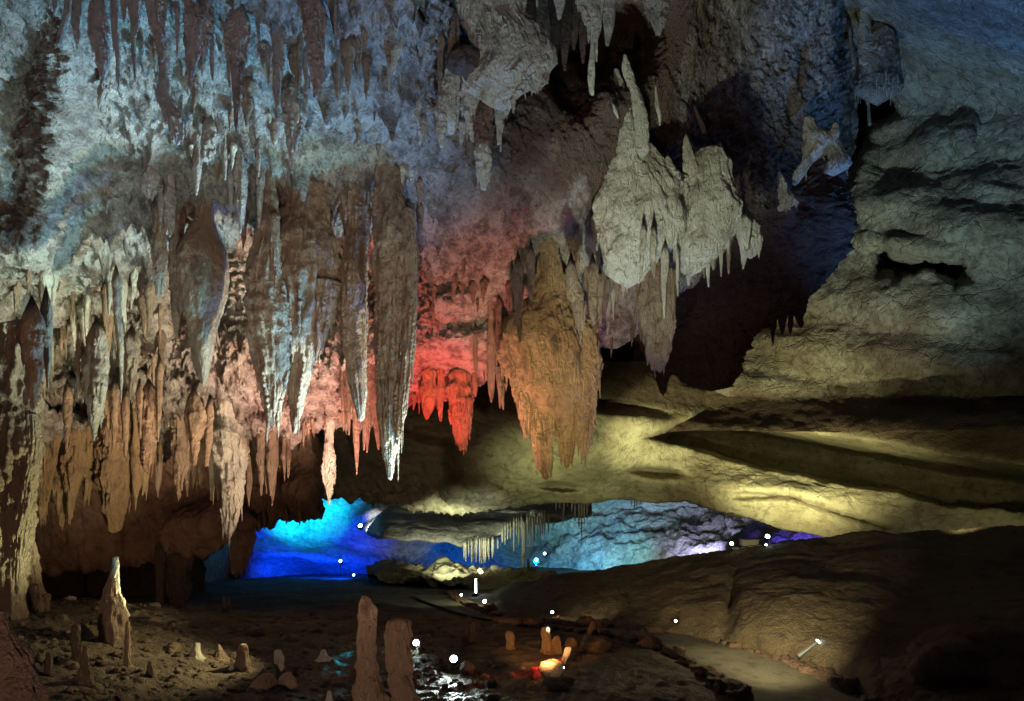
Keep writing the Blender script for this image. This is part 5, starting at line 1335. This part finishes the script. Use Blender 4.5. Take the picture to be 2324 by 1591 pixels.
lipy = lambda off: (lambda px: float(lin(A_X, A_B, px)) + off)
scatter(20, (300, 1000, 40, 200), (40, 120), ['stal'], 'small grey-brown stalactite among the large ones of the upper ceiling', 'small stalactites of the upper ceiling')
scatter(26, (420, 1180, 220, 450), (20, 60), ['stal', 'stal', 'pale'], 'small dark stalactite on the rough blue-green slope', 'small stalactites of the blue-green slope')
scatter(34, (400, 960, 455, 500), (40, 120), ['stal', 'brown'], 'thin stalactite fringing the ledge above the large brown ones', 'stalactites fringing the upper ledge', aspect=(.5, 1.0))
scatter(46, (40, 400, 600, 850), (40, 120), ['stal', 'pale', 'stal'], 'thin green-lit stalactite on the steep left slope', 'stalactites of the steep left slope', aspect=(.5, 1.0))
scatter(40, (110, 640, lipy(-12), 0), (50, 160), ['stal', 'orange', 'brown'], 'brown icicle in the crowded row along the left lip', 'icicles along the left lip', aspect=(.5, .9))
scatter(16, (650, 930, lipy(-8), 0), (20, 55), ['stal'], 'short reddish icicle along the middle lip', 'icicles along the middle lip', aspect=(.5, .9))
scatter(16, (940, 1140, lipy(-8), 0), (15, 50), ['stal'], 'short red-lit icicle below the red bulge', 'icicles below the red bulge', aspect=(.5, .9))
scatter(14, (1140, 1300, 610, 640), (30, 100), ['stal'], 'brown stalactite in the row above the amber cluster', 'stalactites above the amber cluster', aspect=(.5, .9))
scatter(30, (1300, 1560, 570, 690), (25, 90), ['stal', 'pale'], 'thin brown stalactite between the amber cluster and the outcrop', 'stalactites between the amber cluster and the outcrop', aspect=(.5, .9))
scatter(14, (1370, 1640, lipy(-8), 0), (18, 50), ['stal'], 'short icicle on the right lip', 'icicles on the right lip', aspect=(.5, .9))
scatter(10, (980, 1130, 560, 800), (20, 60), ['stal'], 'small dark stalactite on the pink ceiling above the red bulge', 'stalactites on the pink ceiling', aspect=(.8, 1.4))

# ------------------------------------------------------------------ the smallest stalactites, past three hundred, become one mass
bpy.context.view_layer.update()
cand = [o for o in SC.objects if o.type == 'MESH' and o.parent is None and o.get('category') == 'stalactite']


def shown(o):
    bb = [pxy(o.matrix_world @ Vector(c)) for c in o.bound_box]
    xs = [b[0] for b in bb]; ys = [b[1] for b in bb]
    return (max(xs) - min(xs)) * (max(ys) - min(ys))


cand.sort(key=shown, reverse=True)
rest = [o for o in cand[298:] if not o.children]
Vs, Fs, Ms, mats, nb = [], [], [], [], 0
for o in rest:
    me = o.data
    co = np.empty(len(me.vertices) * 3, np.float32); me.vertices.foreach_get('co', co); co = co.reshape(-1, 3)
    mw = np.array(o.matrix_world); Vs.append(co @ mw[:3, :3].T + mw[:3, 3])
    if me.materials[0] not in mats: mats.append(me.materials[0])
    k = mats.index(me.materials[0])
    for p in me.polygons: Fs.append([nb + i for i in p.vertices]); Ms.append(k)
    nb += len(co)
if rest:
    me = bpy.data.meshes.new('small_stalactites'); me.from_pydata(np.vstack(Vs).tolist(), [], Fs)
    for m in mats: me.materials.append(m)
    me.polygons.foreach_set('material_index', Ms); me.polygons.foreach_set('use_smooth', np.ones(len(Fs), bool)); me.update()
    o = bpy.data.objects.new('small_stalactites', me); COL.objects.link(o)
    tag(o, 'countless tiny icicles and straws of dripstone hanging all over the ceiling and gallery', 'tiny stalactites', kind='stuff')
    for r_ in rest: bpy.data.objects.remove(r_)
